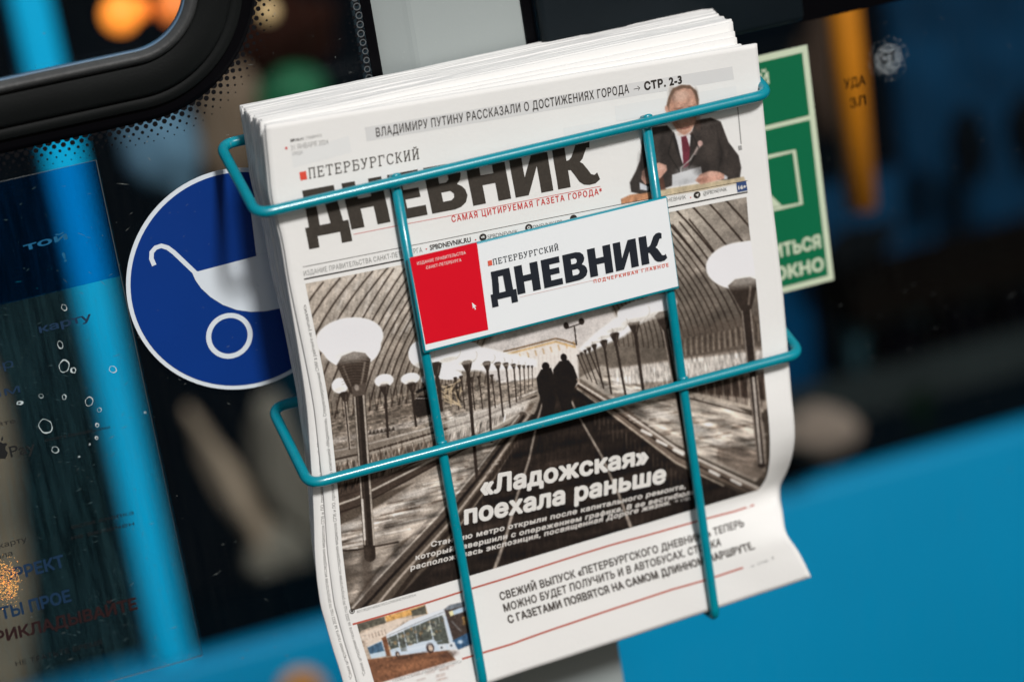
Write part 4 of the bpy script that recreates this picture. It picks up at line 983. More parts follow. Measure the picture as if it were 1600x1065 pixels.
# receding row on the right
c.poly([(905, 545), (930, 520), (960, 498), (985, 478), (1015, 462), (1050, 470), (1030, 492), (1000, 505), (975, 525), (945, 538), (915, 552)], W8, 1, 5)
for (x, y, s, q, w) in [(903, 556, 2.2, (918, 592), 1.4), (908, 553, 2.6, (925, 596), 1.6), (914, 549, 3, (933, 600), 1.9), (920, 546, 3.8, (942, 600), 2.2), (928, 542, 4.6, (943, 606), 2.6), (943, 537, 6.2, (955, 614), 3.4), (960, 527, 7.6, (978, 620), 4.2), (990, 511, 9.5, (1007, 624), 5.4)]: lampcup(x, y, s, q, w)
globe(990, 488, 26, 15); globe(1028, 476, 30, 17); c.ell((1000, 480), 24, 12, W8, 1, 3)
lampcup(1036, 500, 13, (1082, 745), 9, True)
globe(1160, 415, 57, 37, -4); globe(1175, 412, 50, 36, 0); lampcup(1160, 459, 23, (1190, 724), 16, True)
c.line([(1177, 590), (1189, 722)], 3.6, (204, 194, 180), .8, 1.3)
# left rows
for (x, y, rx, ry) in [(531, 602, 13, 12), (600, 594, 15, 10), (641, 591, 15, 9), (668, 592, 10, 7)]: globe(x, y, rx, ry)
lampcup(537, 619, 7, (546, 700), 4.5, True); lampcup(600, 608, 8, (606, 682), 4.4); lampcup(642, 604, 7, (650, 665), 4); lampcup(668, 600, 5, (674, 650), 3)
c.poly([(646, 627), (655, 618), (678, 616), (680, 645), (652, 652), (648, 645)], (60, 51, 45), 1, 1)
c.line([(652, 612), (676, 600)], 5, (36, 30, 26), .9, 1.5); c.line([(650, 622), (678, 622)], 1, (200, 190, 180), .7)
globe(660, 553, 22, 22, 0); c.poly([(672, 545), (700, 538), (730, 538), (770, 546), (838, 562), (838, 572), (770, 578), (690, 580), (672, 575)], W8, 1, 5)
globe(722, 548, 30, 15, -6); globe(752, 556, 24, 12, -4); globe(700, 585, 22, 8, 0)
for (x, y, s, q, w) in [(680, 576, 10, (690, 640), 6), (729, 572, 8.5, (745, 745), 5.6), (760, 571, 6.6, (768, 690), 4), (777, 571, 5.4, (786, 650), 3.2), (790, 571, 4.6, (797, 636), 2.7), (802, 572, 3.9, (807, 628), 2.2), (811, 573, 3.2, (814, 620), 1.8), (818, 573, 2.8, (820, 614), 1.6), (825, 573, 2.4, (826, 608), 1.3), (831, 573, 2.1, (832, 604), 1.1)]: lampcup(x, y, s, q, w)
for (x, y) in ((711, 592), (720, 590), (736, 592), (748, 590), (768, 588)): lampcup(x, y, 3.2, (x+6, y+48), 2)
for k in range(26): c.line([(690+rr.random()*30, 592+rr.random()*40), (692+rr.random()*30, 596+rr.random()*40)], 2.5, (50, 42, 36) if rr.random() < .5 else (205, 180, 140), .6, 1.2)
# big lamp in the left foreground
globe(546, 528, 53, 32, -8); globe(549, 540, 46, 34, -4)
c.line([(561, 610), (578, 868)], 18, (60, 50, 43), 1, 1.2); c.line([(553.5, 612), (570, 850)], 2.2, (184, 172, 156), .9, 1.1); c.line([(567.5, 612), (584.5, 850)], 3.0, (186, 174, 158), .9, 1.3); c.line([(558, 612), (574, 850)], 2.5, (96, 84, 74), .6, 2); c.line([(566, 780), (570, 842)], 3.4, (220, 212, 200), .8, 1.2); c.line([(571, 862), (576, 925)], 16, (84, 72, 62), .6, 7)
c.poly([(526, 570), (534, 556), (552, 549), (570, 551), (579, 561), (575, 585), (570, 607), (549, 616), (540, 600)], (74, 62, 53), 1, 1.2)
for k in range(9): c.curve((528+k*.8, 567+k*4.2), (552, 556+k*4.5), (577-k*.6, 563+k*4.4), 1, (110, 96, 84), .55, .9)
c.line([(570, 566), (564, 602)], 3, (160, 146, 130), .55, 2); c.line([(536, 572), (548, 602)], 2.5, (140, 126, 112), .5, 2)
c.poly([(549, 604), (570, 598), (571, 616), (551, 620)], (96, 84, 74), 1, 1); c.ell((557, 605), 3.5, 5, (170, 158, 146), .7, 2)

for (x, y, rx, ry) in ((990, 488, 26, 15), (1028, 476, 30, 17), (962, 505, 19, 11), (944, 519, 14, 8), (930, 529, 11, 6), (918, 537, 8, 5), (700, 551, 20, 11), (729, 556, 17, 10), (760, 560, 14, 8), (778, 563, 11, 6), (792, 565, 9, 5), (804, 567, 7, 4), (815, 568, 6, 3.4), (660, 553, 20, 18)):
    c.ell((x, y+ry*.95), rx*.72, ry*.34, (176, 166, 152), .55, ry*.3); c.curve((x+rx*.86, y-ry*.7), (x+rx*1.16, y), (x+rx*.62, y+ry*.85), 1.1, (150, 140, 128), .6, 1.6)
for (x, y, rx, ry) in ((547, 532, 52, 36), (1160, 415, 56, 37)):
    c.ell((x+rx*.05, y+ry*.62), rx*.62, ry*.26, (204, 198, 186), .5, 12, -8); c.ell((x-rx*.15, y-ry*.3), rx*.55, ry*.4, (240, 240, 236), .7, 14, -8); c.curve((x-rx*.98, y), (x-rx*.7, y-ry*1.1), (x, y-ry*1.0), 1.2, (196, 188, 174), .4, 2)
for (x, y, rx, ry) in ((531, 602, 13, 12), (600, 594, 15, 10), (641, 591, 15, 9)): c.ell((x, y+ry*.5), rx*.7, ry*.35, (196, 186, 172), .5, 3)
# people and the sign post
c.line([(897.5, 511), (900.5, 538)], 2.2, (60, 50, 44), 1); c.line([(885, 513), (908, 505)], 1.8, (60, 50, 44), 1); c.ell((884.5, 508.5), 4.2, 5.4, (62, 52, 46)); c.ell((908.5, 502), 4.5, 5.2, (62, 52, 46))
c.ell((852.5, 572), 6, 6.6, (44, 37, 33)); c.poly([(838, 590), (845, 577), (861, 574), (866, 590), (868, 628), (864, 652), (846, 654), (847, 630), (841, 612)], (46, 39, 35), 1, .9)
c.ell((880.8, 558.2), 5, 6.2, (44, 37, 33)); c.poly([(864, 577), (874, 564), (888, 562), (896, 572), (904, 594), (897, 606), (893, 628), (894, 640), (878, 642), (873, 622), (865, 604)], (46, 39, 35), 1, .9)
c.line([(902, 592), (905, 598)], 3, (190, 170, 150), .7, 1.2)
lum = c.a.mean(2); mk = np.clip((218-lum)/50, .05, 1)
# glow round the lamps
for (x, y, r_) in ((547, 532, 66), (1160, 415, 66), (700, 560, 40), (1010, 482, 44), (600, 596, 20), (531, 602, 18)):
    gg = np.exp(-((np.hypot(c.X-x, (c.Y-y)*1.15)/r_)**4))*.16*np.clip((lum-70)/90, 0, 1); c.a = c.a*(1-gg[..., None])+np.array([226., 220, 208])*gg[..., None]
gray = c.a.mean(2, keepdims=True); c.a = c.a*.72+gray*.28
c.noise(.045, 1, 1, mk); c.noise(.045, 2.2, 2.2, mk); c.noise(.03, 9, 9, mk)
c.a = np.clip((c.a-128)*1.27+128, 12, 236)
U0, U1 = 8.6, 280.5
(vt0,), _ = inv(P, [477], [443]); 
vt = float(inv(P, [820], [376])[1]); vb = float(inv(P, [800], [879])[1])
print('picture v', vt, vb, inv(P, np.array([477., 1168, 548, 1182]), np.array([443., 307, 948, 770])))
picture('cover_photograph', P, U0, U1, vt, vb, .42, c, M_PICTURE, np0, .12)
b = Batch(P); b.text('«Ладожская»', (750, 773), (1013, 722), 11.2, bold=.042, spacing=1.04)
b.text('поехала раньше', (725, 818), (1040, 752), 11.2, bold=.042, spacing=1.04); b.build('cover_headline', M_WHITEINK, np0, .3, cut=10)
b = Batch(P)
b.text('Станцию метро открыли после капитального ремонта,', (673, 853.5), (1071, 762), 3.15, bold=.035, shear=.05, spacing=1.12)
b.text('который завершили с опережением графика. В ее вестибюле', (649, 874), (1086, 770.5), 3.15, bold=.035, shear=.05, spacing=1.12)
b.text('расположилась экспозиция, посвященная Дороге жизни.', (641, 890), (1047, 787), 3.15, bold=.035, shear=.05, spacing=1.12)
b.text('→ стр. 4', (1052, 785), (1086, 777.5), 2.0)
b.build('cover_subheading', mat('reversed_small', (.62, .59, .55, 1), rough=.9), np0, .3)
b = Batch(P); b.text('ФОТО ПРЕДОСТАВЛЕНО ПРЕСС-СЛУЖБОЙ МЕТРОПОЛИТЕНА', (558, 957), (650, 930), 1.5)
b.text('СЛУЖБА СПБ ГУП «ПАССАЖИРАВТОТРАНС»', (614, 1066), (721, 1034), 2.1); b.build('photo_credits', M_FAINT, np0, .2)
b = Batch(P); b.disc((550, 954), 1.7, 18, 1.2); b.disc((550, 954), .8, 10); b.build('credit_emblem', M_BLACK, np0, .2)
b = Batch(P); b.line([(551, 974.5), (610, 957.5), (663, 942), (726, 922), (800, 899.5), (870, 877), (950, 852), (1020, 833), (1091, 813), (1148, 798), (1178, 788)], 1.25)
b.line([(722, 1028.5), (800, 1005), (870, 980), (950, 953), (1050, 920), (1107, 904), (1161, 886)], 1.35); b.build('red_rules', M_BRICKINK, np0, .2, cut=10)
b = Batch(P)
b.text('СВЕЖИЙ ВЫПУСК «ПЕТЕРБУРГСКОГО ДНЕВНИКА» ТЕПЕРЬ', (782, 937), (1163, 821), 5.2, bold=.03, spacing=1.06)
b.text('МОЖНО БУДЕТ ПОЛУЧИТЬ И В АВТОБУСАХ. СТОЙКА', (788, 955), (1127, 851), 5.2, bold=.03, spacing=1.06)
b.text('С ГАЗЕТАМИ ПОЯВЯТСЯ НА САМОМ ДЛИННОМ МАРШРУТЕ.', (795, 973), (1180, 856), 5.2, bold=.04, spacing=1.06)
b.build('lower_article_heading', mat('heading_brown_black', (.06, .05, .042, 1), rough=.9), np0, .25)
b = Batch(P); b.text('→ стр. 3', (1172, 887), (1210, 872), 2.0); b.build('page_pointer', M_GREYINK, np0, .2)

# ---- small bus picture
c = Canvas(540, 895, 775, 1085, (232, 230, 226))
c.poly([(552, 975), (663, 944), (668, 960), (712, 1030), (578, 1068), (566, 1035)], (196, 178, 158), 1, 1)
c.poly([(552, 975), (600, 962), (603, 972), (565, 984), (558, 992)], (96, 92, 80)); c.poly([(601, 962), (664, 944), (668, 958), (642, 960), (604, 971)], (214, 164, 96)); c.poly([(642, 953), (664, 945), (667, 958), (644, 962)], (92, 90, 78))
c.poly([(562, 990), (620, 966), (640, 964), (610, 985), (600, 1005), (572, 1008)], (226, 210, 192), 1, 2)
for k in range(6): c.line([(576+k*5, 990-k*1.5), (578+k*5, 997-k*1.5)], 1.4, (130, 110, 96), .7)
for k in range(30): x = 556+rr.random()*20; y = 990+rr.random()*40; c.line([(x, y), (x+5, y-1)], 1.4, (150, 132, 116) if rr.random() < .5 else (225, 214, 200), .6, 1)
c.poly([(568, 1030), (620, 1024), (695, 1012), (712, 1030), (640, 1052), (580, 1070)], (124, 84, 60), 1, 1.5)
for k in range(50): x = 572+rr.random()*125; y = 1026+rr.random()*36; c.line([(x, y), (x+12, y-3)], 2, (146, 98, 68) if rr.random() < .5 else (104, 70, 52), .25, 2)
WB = (206, 220, 232)
c.poly([(574, 1010), (600, 998), (604, 1018), (603, 1024), (580, 1028)], (200, 218, 228)); c.poly([(574, 1011), (596, 1001), (600, 1016), (578, 1021)], (74, 104, 128))
c.poly([(596, 996), (604, 992), (610, 1024), (604, 1024)], (128, 84, 58))
c.poly([(603, 992), (640, 974), (690, 958), (700, 945), (718, 1012), (690, 1016), (650, 1020), (612, 1024), (609, 1012)], WB, 1, 1)
c.poly([(604, 990), (640, 968), (694, 950), (700, 956), (640, 978), (604, 996)], (226, 232, 236), 1, 1)
for q in ([(605, 996), (620, 990), (623, 1010), (610, 1014)], [(621, 989), (630, 985), (636, 1016), (627, 1017)], [(631, 984), (648, 977), (652, 1004), (636, 1008)], [(649, 977), (670, 968), (676, 998), (653, 1003)], [(671, 967), (692, 960), (702, 1004), (684, 1006), (678, 998)]): c.poly(q, (88, 92, 84), 1, .8)
for k in range(60):
    x = 606+rr.random()*90; y = 1008-(x-606)*.42+rr.random()*26-12+0; c.ell((x, y), 1+rr.random()*2.5, 1+rr.random()*2.5, [(214, 214, 190), (50, 48, 44), (176, 140, 96)][int(rr.random()*3)], .5, 1)
for (x, y, r_) in ((621, 1021, 4.5), (672, 1011, 8.5)): c.ell((x, y), r_*.72, r_, (48, 34, 32)); c.ell((x+.8, y+.6), r_*.42, r_*.62, (206, 186, 168))
c.poly([(694, 951), (704, 944), (738, 938), (752, 990), (756, 1002), (746, 1002), (716, 1014), (708, 1000)], (70, 58, 52), 1, 1)
c.poly([(693, 952), (704, 944), (738, 936), (740, 941), (702, 952)], (120, 128, 136)); c.poly([(702, 955), (732, 944), (735, 951), (706, 961)], (190, 210, 226)); c.poly([(701, 955), (707, 953), (709, 960), (704, 962)], (240, 232, 180))
c.line([(692, 960), (704, 1008)], 2, (215, 220, 224)); c.line([(706, 970), (720, 985)], 2, (150, 150, 150), .7, 1.5)
for k in range(14): c.ell((722+rr.random()*14, 960+rr.random()*16), 1.4, 2, (214, 166, 96), .5, 1.5)
c.poly([(707, 1000), (738, 984), (752, 980), (757, 990), (740, 1004), (716, 1014)], (58, 94, 128)); c.ell((719, 1002), 4, 2.6, (214, 232, 246), .95, 3); c.poly([(742, 985), (757, 985), (757, 993), (745, 997)], (46, 70, 66))
c.poly([(684, 1008), (696, 1005), (699, 1014), (688, 1016)], (220, 226, 230)); c.poly([(698, 1005), (710, 1002), (713, 1011), (701, 1014)], (220, 226, 230)); c.ell((690, 1011), 1.6, 1.6, (40, 44, 50)); c.ell((705, 1007.5), 1.6, 1.6, (40, 44, 50))
for k in range(40):
    x = 606+rr.random()*88; y = 990-(x-606)*.36+rr.random()*10; c.line([(x, y), (x+1.5, y+9)], .8, (60, 62, 60) if rr.random() < .5 else (206, 208, 200), .6, .8)
c.line([(612, 1016), (660, 1006), (690, 1000)], 1.2, (168, 186, 200), .8, 1); c.ell((650, 1010), 26, 4, (228, 236, 242), .5, 3); c.ell((640, 1040), 40, 6, (184, 126, 88), .4, 5); c.ell((700, 1022), 14, 5, (70, 48, 38), .6, 4); c.ell((640, 1024), 30, 2.5, (74, 50, 38), .7, 2)
c.ell((620, 985), 14, 3, (244, 246, 246), .5, 2); c.line([(604, 993), (650, 973), (694, 955)], 1, (90, 96, 100), .7, .8)
c.blur(1); mk = np.clip((222-c.a.mean(2))/50, 0, 1); c.grain(.10, 3, 3, 0, mk); c.noise(.03, 1, 1, mk)
(ua, ub), (va, vb2) = inv(P, [552, 760], [940, 1066])
picture('bus_photograph', P, ua-1, ub+2, float(inv(P, [700], [930])[1]), 367, .42, c, M_PICTURE, np0, .12, masked=True)

# ---- picture of the man in a suit
c = Canvas(960, 120, 1180, 335, (232, 231, 226))
SU = (58, 52, 48)
c.poly([(970, 312), (1010, 300), (1162, 276), (1165, 284), (1100, 297), (1035, 307), (970, 319)], (196, 180, 148), 1, 1)
c.poly([(970, 311), (985, 304), (1020, 300), (1026, 309), (971, 319)], (188, 134, 98), 1, 1)
c.poly([(986, 300), (984, 285), (993, 268), (1000, 250), (1004, 214), (1012, 200), (1042, 196), (1060, 215), (1080, 208), (1087, 188), (1110, 184), (1126, 190), (1138, 222), (1154, 243), (1158, 262), (1156, 277), (1135, 281), (1100, 282), (1060, 287), (1030, 297), (1000, 303)], SU, 1, 1)
c.poly([(1053, 208), (1060, 214), (1076, 207), (1079, 212), (1077, 236), (1067, 256), (1060, 238)], (222, 222, 222), 1, 1)
c.poly([(1064, 214), (1072, 212), (1074, 218), (1078, 232), (1076, 258), (1068, 263), (1066, 235)], (104, 44, 56), 1, .8)
c.poly([(1053, 206), (1058, 222), (1066, 256), (1058, 240), (1050, 212)], (40, 36, 34)); c.poly([(1079, 204), (1083, 214), (1078, 240), (1074, 262), (1080, 236)], (40, 36, 34))
FC = (194, 150, 128)
c.poly([(1046, 150), (1052, 139), (1068, 134), (1082, 138), (1090, 152), (1090, 172), (1086, 192), (1080, 204), (1069, 211), (1058, 205), (1050, 192), (1045, 176)], FC, 1, 1.2)
c.poly([(1041, 166), (1044, 152), (1051, 138), (1064, 132.5), (1078, 133), (1088, 142), (1092, 156), (1091, 168), (1088, 162), (1086, 148), (1079, 139), (1067, 138), (1055, 143), (1049, 152), (1046, 165), (1045, 176)], (112, 88, 72), 1, 1.6)
c.ell((1041.5, 171), 2.5, 5.5, (196, 150, 130), 1, 1.2); c.ell((1062, 150), 12, 8, (222, 190, 170), .6, 6)
for (x, y) in ((1061, 173), (1080, 170)): c.ell((x, y), 5.5, 2.6, (92, 62, 50), .9, 2)
c.line([(1056, 170), (1066, 168)], 1.6, (110, 80, 66), .7, 1); c.line([(1076, 167), (1085, 166)], 1.6, (110, 80, 66), .7, 1)
c.line([(1071, 174), (1073, 188), (1069, 190)], 1.4, (170, 124, 104), .7, 1.2); c.line([(1063, 200), (1070, 201.5), (1077, 198)], 1.3, (150, 82, 74), .85, .9); c.ell((1070, 205), 7, 3, (216, 180, 160), .5, 2)
c.line([(1093, 226), (1078, 250), (1064, 262), (1062, 290)], 2, (170, 166, 160), .95, .8); c.line([(1093, 226), (1086, 240)], 5, (176, 160, 152), .95, 1); c.ell((1094, 224), 4, 4.4, (206, 170, 160), 1, 1)
c.poly([(1050, 273), (1095, 260), (1097, 272), (1086, 285), (1050, 292)], (206, 208, 208), 1, .9)
c.poly([(1086, 282), (1094, 272), (1108, 267), (1122, 268), (1131, 272), (1133, 279), (1112, 284), (1095, 288)], (206, 158, 138), 1, 1.2)
for k in range(4): c.line([(1090+k*4, 283-k*1), (1100+k*4, 276-k*1)], 1, (160, 110, 94), .6, .8)
c.poly([(1003, 268), (1012, 258), (1030, 254), (1041, 258), (1042, 266), (1032, 278), (1022, 285), (1008, 288), (1002, 280)], (208, 162, 142), 1, 1.2)
for k in range(4): c.line([(1022+k*2, 264+k*4), (1040-k*2, 260+k*4)], 1, (160, 112, 96), .6, .8)
c.poly([(999, 285), (1006, 288), (1014, 292), (1012, 298), (1000, 296)], (206, 210, 214)); c.poly([(1132, 273), (1137, 276), (1136, 280), (1131, 280)], (212, 214, 216))
c.line([(1110, 196), (1130, 240), (1140, 262)], 2, (38, 34, 32), .5, 3); c.line([(1004, 240), (1002, 262)], 3, (38, 34, 32), .5, 3)
c.poly([(1028, 280), (1036, 276), (1040, 296), (1030, 298)], (92, 60, 48), .8, 1.5)
for (x, y, rx, ry, col, op) in ((1052, 178, 6, 20, (150, 108, 88), .45), (1088, 178, 5, 20, (150, 108, 88), .45), (1066, 185, 8, 10, (226, 190, 170), .35), (1079, 186, 5, 8, (220, 178, 158), .3), (1068, 148, 12, 8, (214, 180, 160), .3), (1070, 208, 10, 4, (168, 118, 98), .45), (1057, 192, 5, 6, (186, 136, 116), .35), (1083, 190, 4, 6, (186, 136, 116), .35), (1072, 193, 5, 2, (180, 124, 104), .4), (1050, 145, 5, 10, (92, 72, 58), .35), (1088, 148, 3, 10, (92, 72, 58), .35),
   (1020, 225, 12, 26, (84, 76, 70), .45), (1110, 225, 12, 24, (82, 74, 68), .45), (1140, 262, 12, 14, (78, 70, 64), .4), (1005, 262, 6, 20, (34, 30, 28), .5), (1098, 262, 14, 10, (36, 32, 30), .5), (1040, 240, 8, 20, (36, 32, 30), .4), (1126, 240, 5, 20, (34, 30, 28), .45), (1022, 206, 14, 5, (96, 88, 82), .4), (1104, 192, 14, 5, (96, 88, 82), .4),
   (1034, 262, 6, 4, (232, 192, 174), .5), (1016, 276, 7, 7, (176, 124, 104), .4), (1112, 272, 10, 4, (230, 188, 168), .5), (1098, 282, 8, 3, (150, 104, 84), .5), (1073, 268, 16, 8, (226, 228, 228), .4), (1070, 284, 14, 4, (176, 178, 178), .4)): c.ell((x, y), rx, ry, col, op, min(rx, ry)*.9, -8)
c.line([(1050, 214), (1044, 240), (1062, 268)], 1.6, (26, 24, 22), .7, 1.4); c.line([(1082, 210), (1092, 232), (1076, 262)], 1.6, (26, 24, 22), .7, 1.4); c.line([(1120, 205), (1128, 240), (1122, 268)], 1.4, (30, 27, 25), .6, 2); c.line([(1010, 222), (1018, 246), (1012, 258)], 1.4, (30, 27, 25), .6, 2)
c.blur(1); mk = np.clip((215-c.a.mean(2))/60, 0, 1); c.grain(.07, 6, 14, 10, mk); c.grain(.05, 2, 2, 0, mk)
c.noise(.02, 1, 1, mk)
(ua, ub), _ = inv(P, [972, 1166], [310, 280]); va = float(inv(P, [1068], [131])[1]); vb3 = float(inv(P, [975], [319])[1])
picture('portrait_photograph', P, ua-1, ub+.3, va-1, vb3+2, .42, c, M_PICTURE, np0, .16, masked=True)

# ------------------------------------------------------------------ what shows, out of focus, through the glass
def blob(name, cx, cy, cz, rx, ry, rz, m, rot=0., seed=0, parent=None, rough=.18, sq=False):
    bm = bmesh.new(); bmesh.ops.create_icosphere(bm, subdivisions=4, radius=1)
    for v in bm.verts:
        q = v.co.copy()
        if sq: q = Vector([math.copysign(abs(t)**.62, t) for t in q])
        d = 1+rough*noise.noise(v.co*1.6+Vector((seed*7.3, 0, 0))); p = Vector((q.x*rx, q.y*ry, q.z*rz))*d
        p = Matrix.Rotation(rot, 3, 'Y') @ p; v.co = p+Vector((cx, cy, cz))
    me = bpy.data.meshes.new(name); bm.to_mesh(me); bm.free(); me.materials.append(m); me.polygons.foreach_set('use_smooth', [True]*len(me.polygons))
    o = bpy.data.objects.new(name, me); COL.objects.link(o)
    if parent: o.parent = parent; o.matrix_parent_inverse = Matrix.Translation(-Vector(parent.location))
    return o
M_BUSBLUE = mat('bus_blue_paint', (.0, .225, .42, 1), rough=.42, var=.16, vscale=1.6, spec=.2)
M_DARK = mat('dark_interior', (.0018, .0032, .0050, 1), rough=.95, var=.5, vscale=4, spec=0)
bb = empty('blue_bus', (.5, 1.6, -1.7)); tag(bb, 'bright blue bus body panel and post, blurred beyond the dark windows', 'bus')
box('lower_panel', -0.849, 2.227, 1.600, 1.675, -1.809, -0.914, M_BUSBLUE, bb, bev=.012)
box('post', -0.075, -0.028, 1.600, 1.663, -0.914, 0.576, mat('bus_post_paint', (.0, .42, .74, 1), rough=.45, var=.04, vscale=3, spec=.2), bb, bev=.006)
box('window_seal', -0.020, 2.227, 1.625, 1.663, -0.913, -0.849, mat('seal_black', (.0, .002, .004, 1), rough=.8, spec=.03), bb)
box('window_ledge', 0.846, 2.227, 1.638, 1.663, -0.847, -0.786, mat('ledge_grey', (.014, .018, .018, 1), spec=.05, rough=.8, var=.4, vscale=9), bb)
kn = tube('reflector_ring', [Vector((.103+.0213*math.cos(a), 1.585, -.992+.0213*math.sin(a))) for a in [2*math.pi*k/24 for k in range(24)]], .0113, mat('reflector_orange', (.75, .26, .02, 1), rough=.4), bb, closed=True, n=10)
blob('reflector_core', .103, 1.588, -.993, .015, .008, .015, mat('reflector_brown', (.10, .035, .02, 1), rough=.5), parent=bb)
bk = box('dark_backdrop', -3.4, 5.2, 3.0, 3.05, -4.2, .9, M_DARK); tag(bk, kind='structure')
op = tube('grab_pole', [Vector((.640, .80, .35)), Vector((.637, .80, -.1)), Vector((.634, .80, -.262)), ], .0165, mat('pole_orange', (.62, .20, .01, 1), rough=.35, var=.08, vscale=12))
tag(op, 'vertical orange grab pole blurred behind the right window', 'pole')
wb = mat('navy_panel', (.002, .022, .052, 1), rough=.8, var=1., vscale=9, spec=.05)
o = box('side_board', 0.930, 1.222, 1.813, 1.862, -0.900, -0.559, wb, bev=.01); tag(o, 'dim navy blue board behind the right window, below and beside the orange pole', 'board')
o = box('side_board', 1.210, 1.721, 1.874, 1.923, -0.705, -0.304, wb, bev=.01); tag(o, 'dim navy blue board behind the right window, at the right edge of the frame', 'board')
o = blob('dark_oval', 1.221, 1.683, -0.503, .029, .02, .058, M_DARK, seed=2); tag(o, 'dark oval hanging in front of the navy board, nearer the orange pole', 'fitting')  # unidentified dark oval blur, added as a solid
o = blob('dark_oval', 1.319, 1.683, -0.509, .033, .02, .063, M_DARK, seed=3); tag(o, 'dark oval hanging in front of the navy board, at the right frame edge', 'fitting')  # second unidentified oval, likewise an added solid
seatb = mat('seat_black', (.0008, .0008, .0015, 1), rough=.95, spec=0)
cn = empty('seat_console', (1.380, 1.770, -0.789)); tag(cn, 'dim teal grey console with a row of three black seats, behind the right window', 'seat console')
box('console_body', 1.023, 1.744, 1.723, 1.817, -0.890, -0.733, mat('console_teal_grey', (.022, .052, .062, 1), rough=.9, spec=.03, var=.5, vscale=8), cn, bev=.01)
box('console_cap', 1.016, 1.744, 1.683, 1.817, -0.729, -0.675, mat('console_brown', (.003, .002, .0015, 1), rough=.9, spec=.02), cn)
for xa, xb, za, zb in [(1.046, 1.118, -0.836, -0.745), (1.140, 1.215, -0.826, -0.742), (1.237, 1.312, -0.826, -0.743)]:
    box('seat_back', xa, xb, 1.656, 1.716, za, zb, seatb, cn, bev=.008)
o = blob('green_leafy_clump', 1.074, 1.642, -0.870, .023, .02, .046, mat('dim_green', (.001, .006, .002, 1), spec=.02, rough=.9), seed=6, rot=.3); tag(o, 'dim green clump below the first seat back', 'plant')
TAN = mat('tan_tone', (.22, .165, .12, 1), rough=.95, var=.9, vscale=7, spec=.02)
OLV = mat('olive_tone', (.12, .105, .085, 1), rough=.95, var=.9, vscale=7, spec=.02)
BRN = mat('brown_shape', (.13, .09, .062, 1), rough=.95, var=.8, vscale=7, spec=.02)
PBL = mat('pale_blue_tone', (.10, .18, .25, 1), rough=.95, var=.7, vscale=8, spec=.02)
TEA = mat('dark_teal_tone', (.001, .014, .024, 1), spec=.02, rough=.9, var=.4, vscale=8)
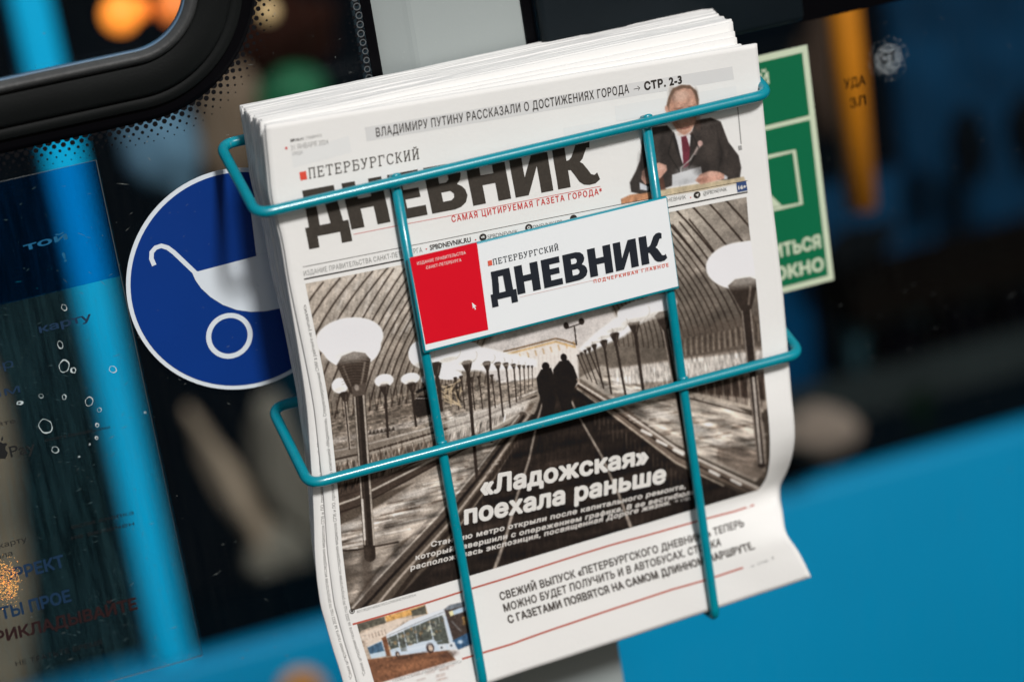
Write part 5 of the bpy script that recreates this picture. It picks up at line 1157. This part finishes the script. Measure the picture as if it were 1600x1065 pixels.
for nm, a, m, rot, sd_, lb, ct in [  # blobs added for unidentified blurs and reflections in the glass
  ('pale_shape', (.857, 1.50, -.788, .054, .025, .034), mat('pale_beige_tone', (.20, .15, .12, 1), rough=.95, var=.5, vscale=9, spec=.02), .25, 1, 'pale beige unidentified shape blurred at the lower right corner of the newspapers', 'shape'),
  ('blurred_shape', (0.094, 1.750, -0.757, 0.024, 0.041, 0.131), TAN, -.30, 4, 'tan unidentified shape, a slanting blur below the pram sign', 'coat'),
  ('blurred_shape', (0.173, 1.750, -0.746, 0.049, 0.041, 0.111), OLV, -.1, 5, 'grey beige unidentified shape blurred beside the lower wire loop corner', 'coat'),
  ('blurred_shape', (0.133, 1.750, -0.860, 0.047, 0.041, 0.057), OLV, .2, 6, 'olive unidentified shape, low blur left of the newspaper bottom', 'coat'),
  ('blurred_shape', (0.180, 1.750, -0.255, 0.043, 0.041, 0.103), BRN, .15, 7, 'brown unidentified shape blurred between pram sign and top of the newspapers', 'coat'),
  ('blurred_shape', (0.090, 1.750, -0.251, 0.049, 0.041, 0.079), PBL, 0, 8, 'pale blue unidentified shape blurred above the pram sign', 'coat'),
  ('green_shape', (0.272, 1.750, -0.229, 0.046, 0.041, 0.043), mat('green_tone', (.0, .10, .035, 1), rough=.8, var=.3, vscale=9), .2, 9, 'green unidentified shape blurred above the top left corner of the newspapers', 'jacket'),
  ('dark_brown_shape', (0.265, 1.750, -0.142, 0.085, 0.040, 0.054), mat('dark_brown_tone', (.018, .006, .004, 1), spec=.02, rough=.9, var=.4, vscale=9), .1, 10, 'dark brown unidentified shape blurred beside the dotted border near the pillar', 'jacket'),
  ('blurred_patch', (-0.268, 1.750, -0.640, 0.080, 0.029, 0.290), mat('khaki_tone', (.22, .15, .10, 1), rough=.95, var=.9, vscale=6, spec=.02), 0, 11, 'khaki unidentified shape blurred behind the lower left text of the payment sticker', 'cloth'),
  ('blurred_patch', (0.215, 1.750, -0.739, 0.050, 0.027, 0.184), TEA, 0, 12, 'dark teal unidentified shape blurred just left of the newspaper edge', 'cloth'),
  ('brown_shape', (1.02, 1.70, -.36, .045, .03, .09), mat('dusky_brown_tone', (.035, .022, .016, 1), rough=.95, var=.8, vscale=8, spec=.02), .1, 15, 'dusky brown unidentified shape blurred just right of the orange pole, behind the right window', 'cloth'),
  ('dark_shape', (1.02, 1.66, -.60, .06, .03, .028), mat('near_black_tone', (.003, .004, .005, 1), rough=.95, spec=.02), -.2, 16, 'near black unidentified shape blurred low beside the orange pole end, behind the right window', 'bundle'),
  ('blurred_patch', (.93, 1.75, -.70, .045, .02, .19), mat('blue_tone', (.0, .03, .08, 1), spec=.02, rough=.8, var=.3, vscale=6), 0, 13, 'blue unidentified shape blurred right of the lower wire loop corner', 'cloth')]:
    o = blob(nm, *a[:3], *a[3:], m, rot, sd_, rough=.3, sq=nm in ('pale_shape',) and False); tag(o, lb, ct, {'blurred_shape': 'blurred shapes behind the left window'}.get(nm))
# lamps beyond the glass (lit, out of focus)
for nm, x, y, z, r_, col, e, lb in [('ceiling_lamp', -.047, .9, .066, .019, (1, .27, .03, 1), 1.05, 'glowing orange lamp, brightest and leftmost of the blurred lights in the top left vent'),
  ('ceiling_lamp', -.027, .92, .064, .012, (1, .25, .03, 1), .75, 'glowing orange lamp just right of the brightest one in the top left vent'),
  ('ceiling_lamp', .004, .9, .062, .018, (.9, .22, .04, 1), .42, 'dimmer orange lamp beside the rounded corner of the vent'),
  ('ceiling_lamp', .091, .9, .040, .012, (.50, .32, .15, 1), .35, 'tan glowing disc right of the vent frame near the top edge')]:
    o = blob(nm, x, y, z, r_, r_, r_, lamp_mat('lamp_glow', col, e), rough=0); tag(o, lb, 'lamp', 'blurred lamps in the upper left')
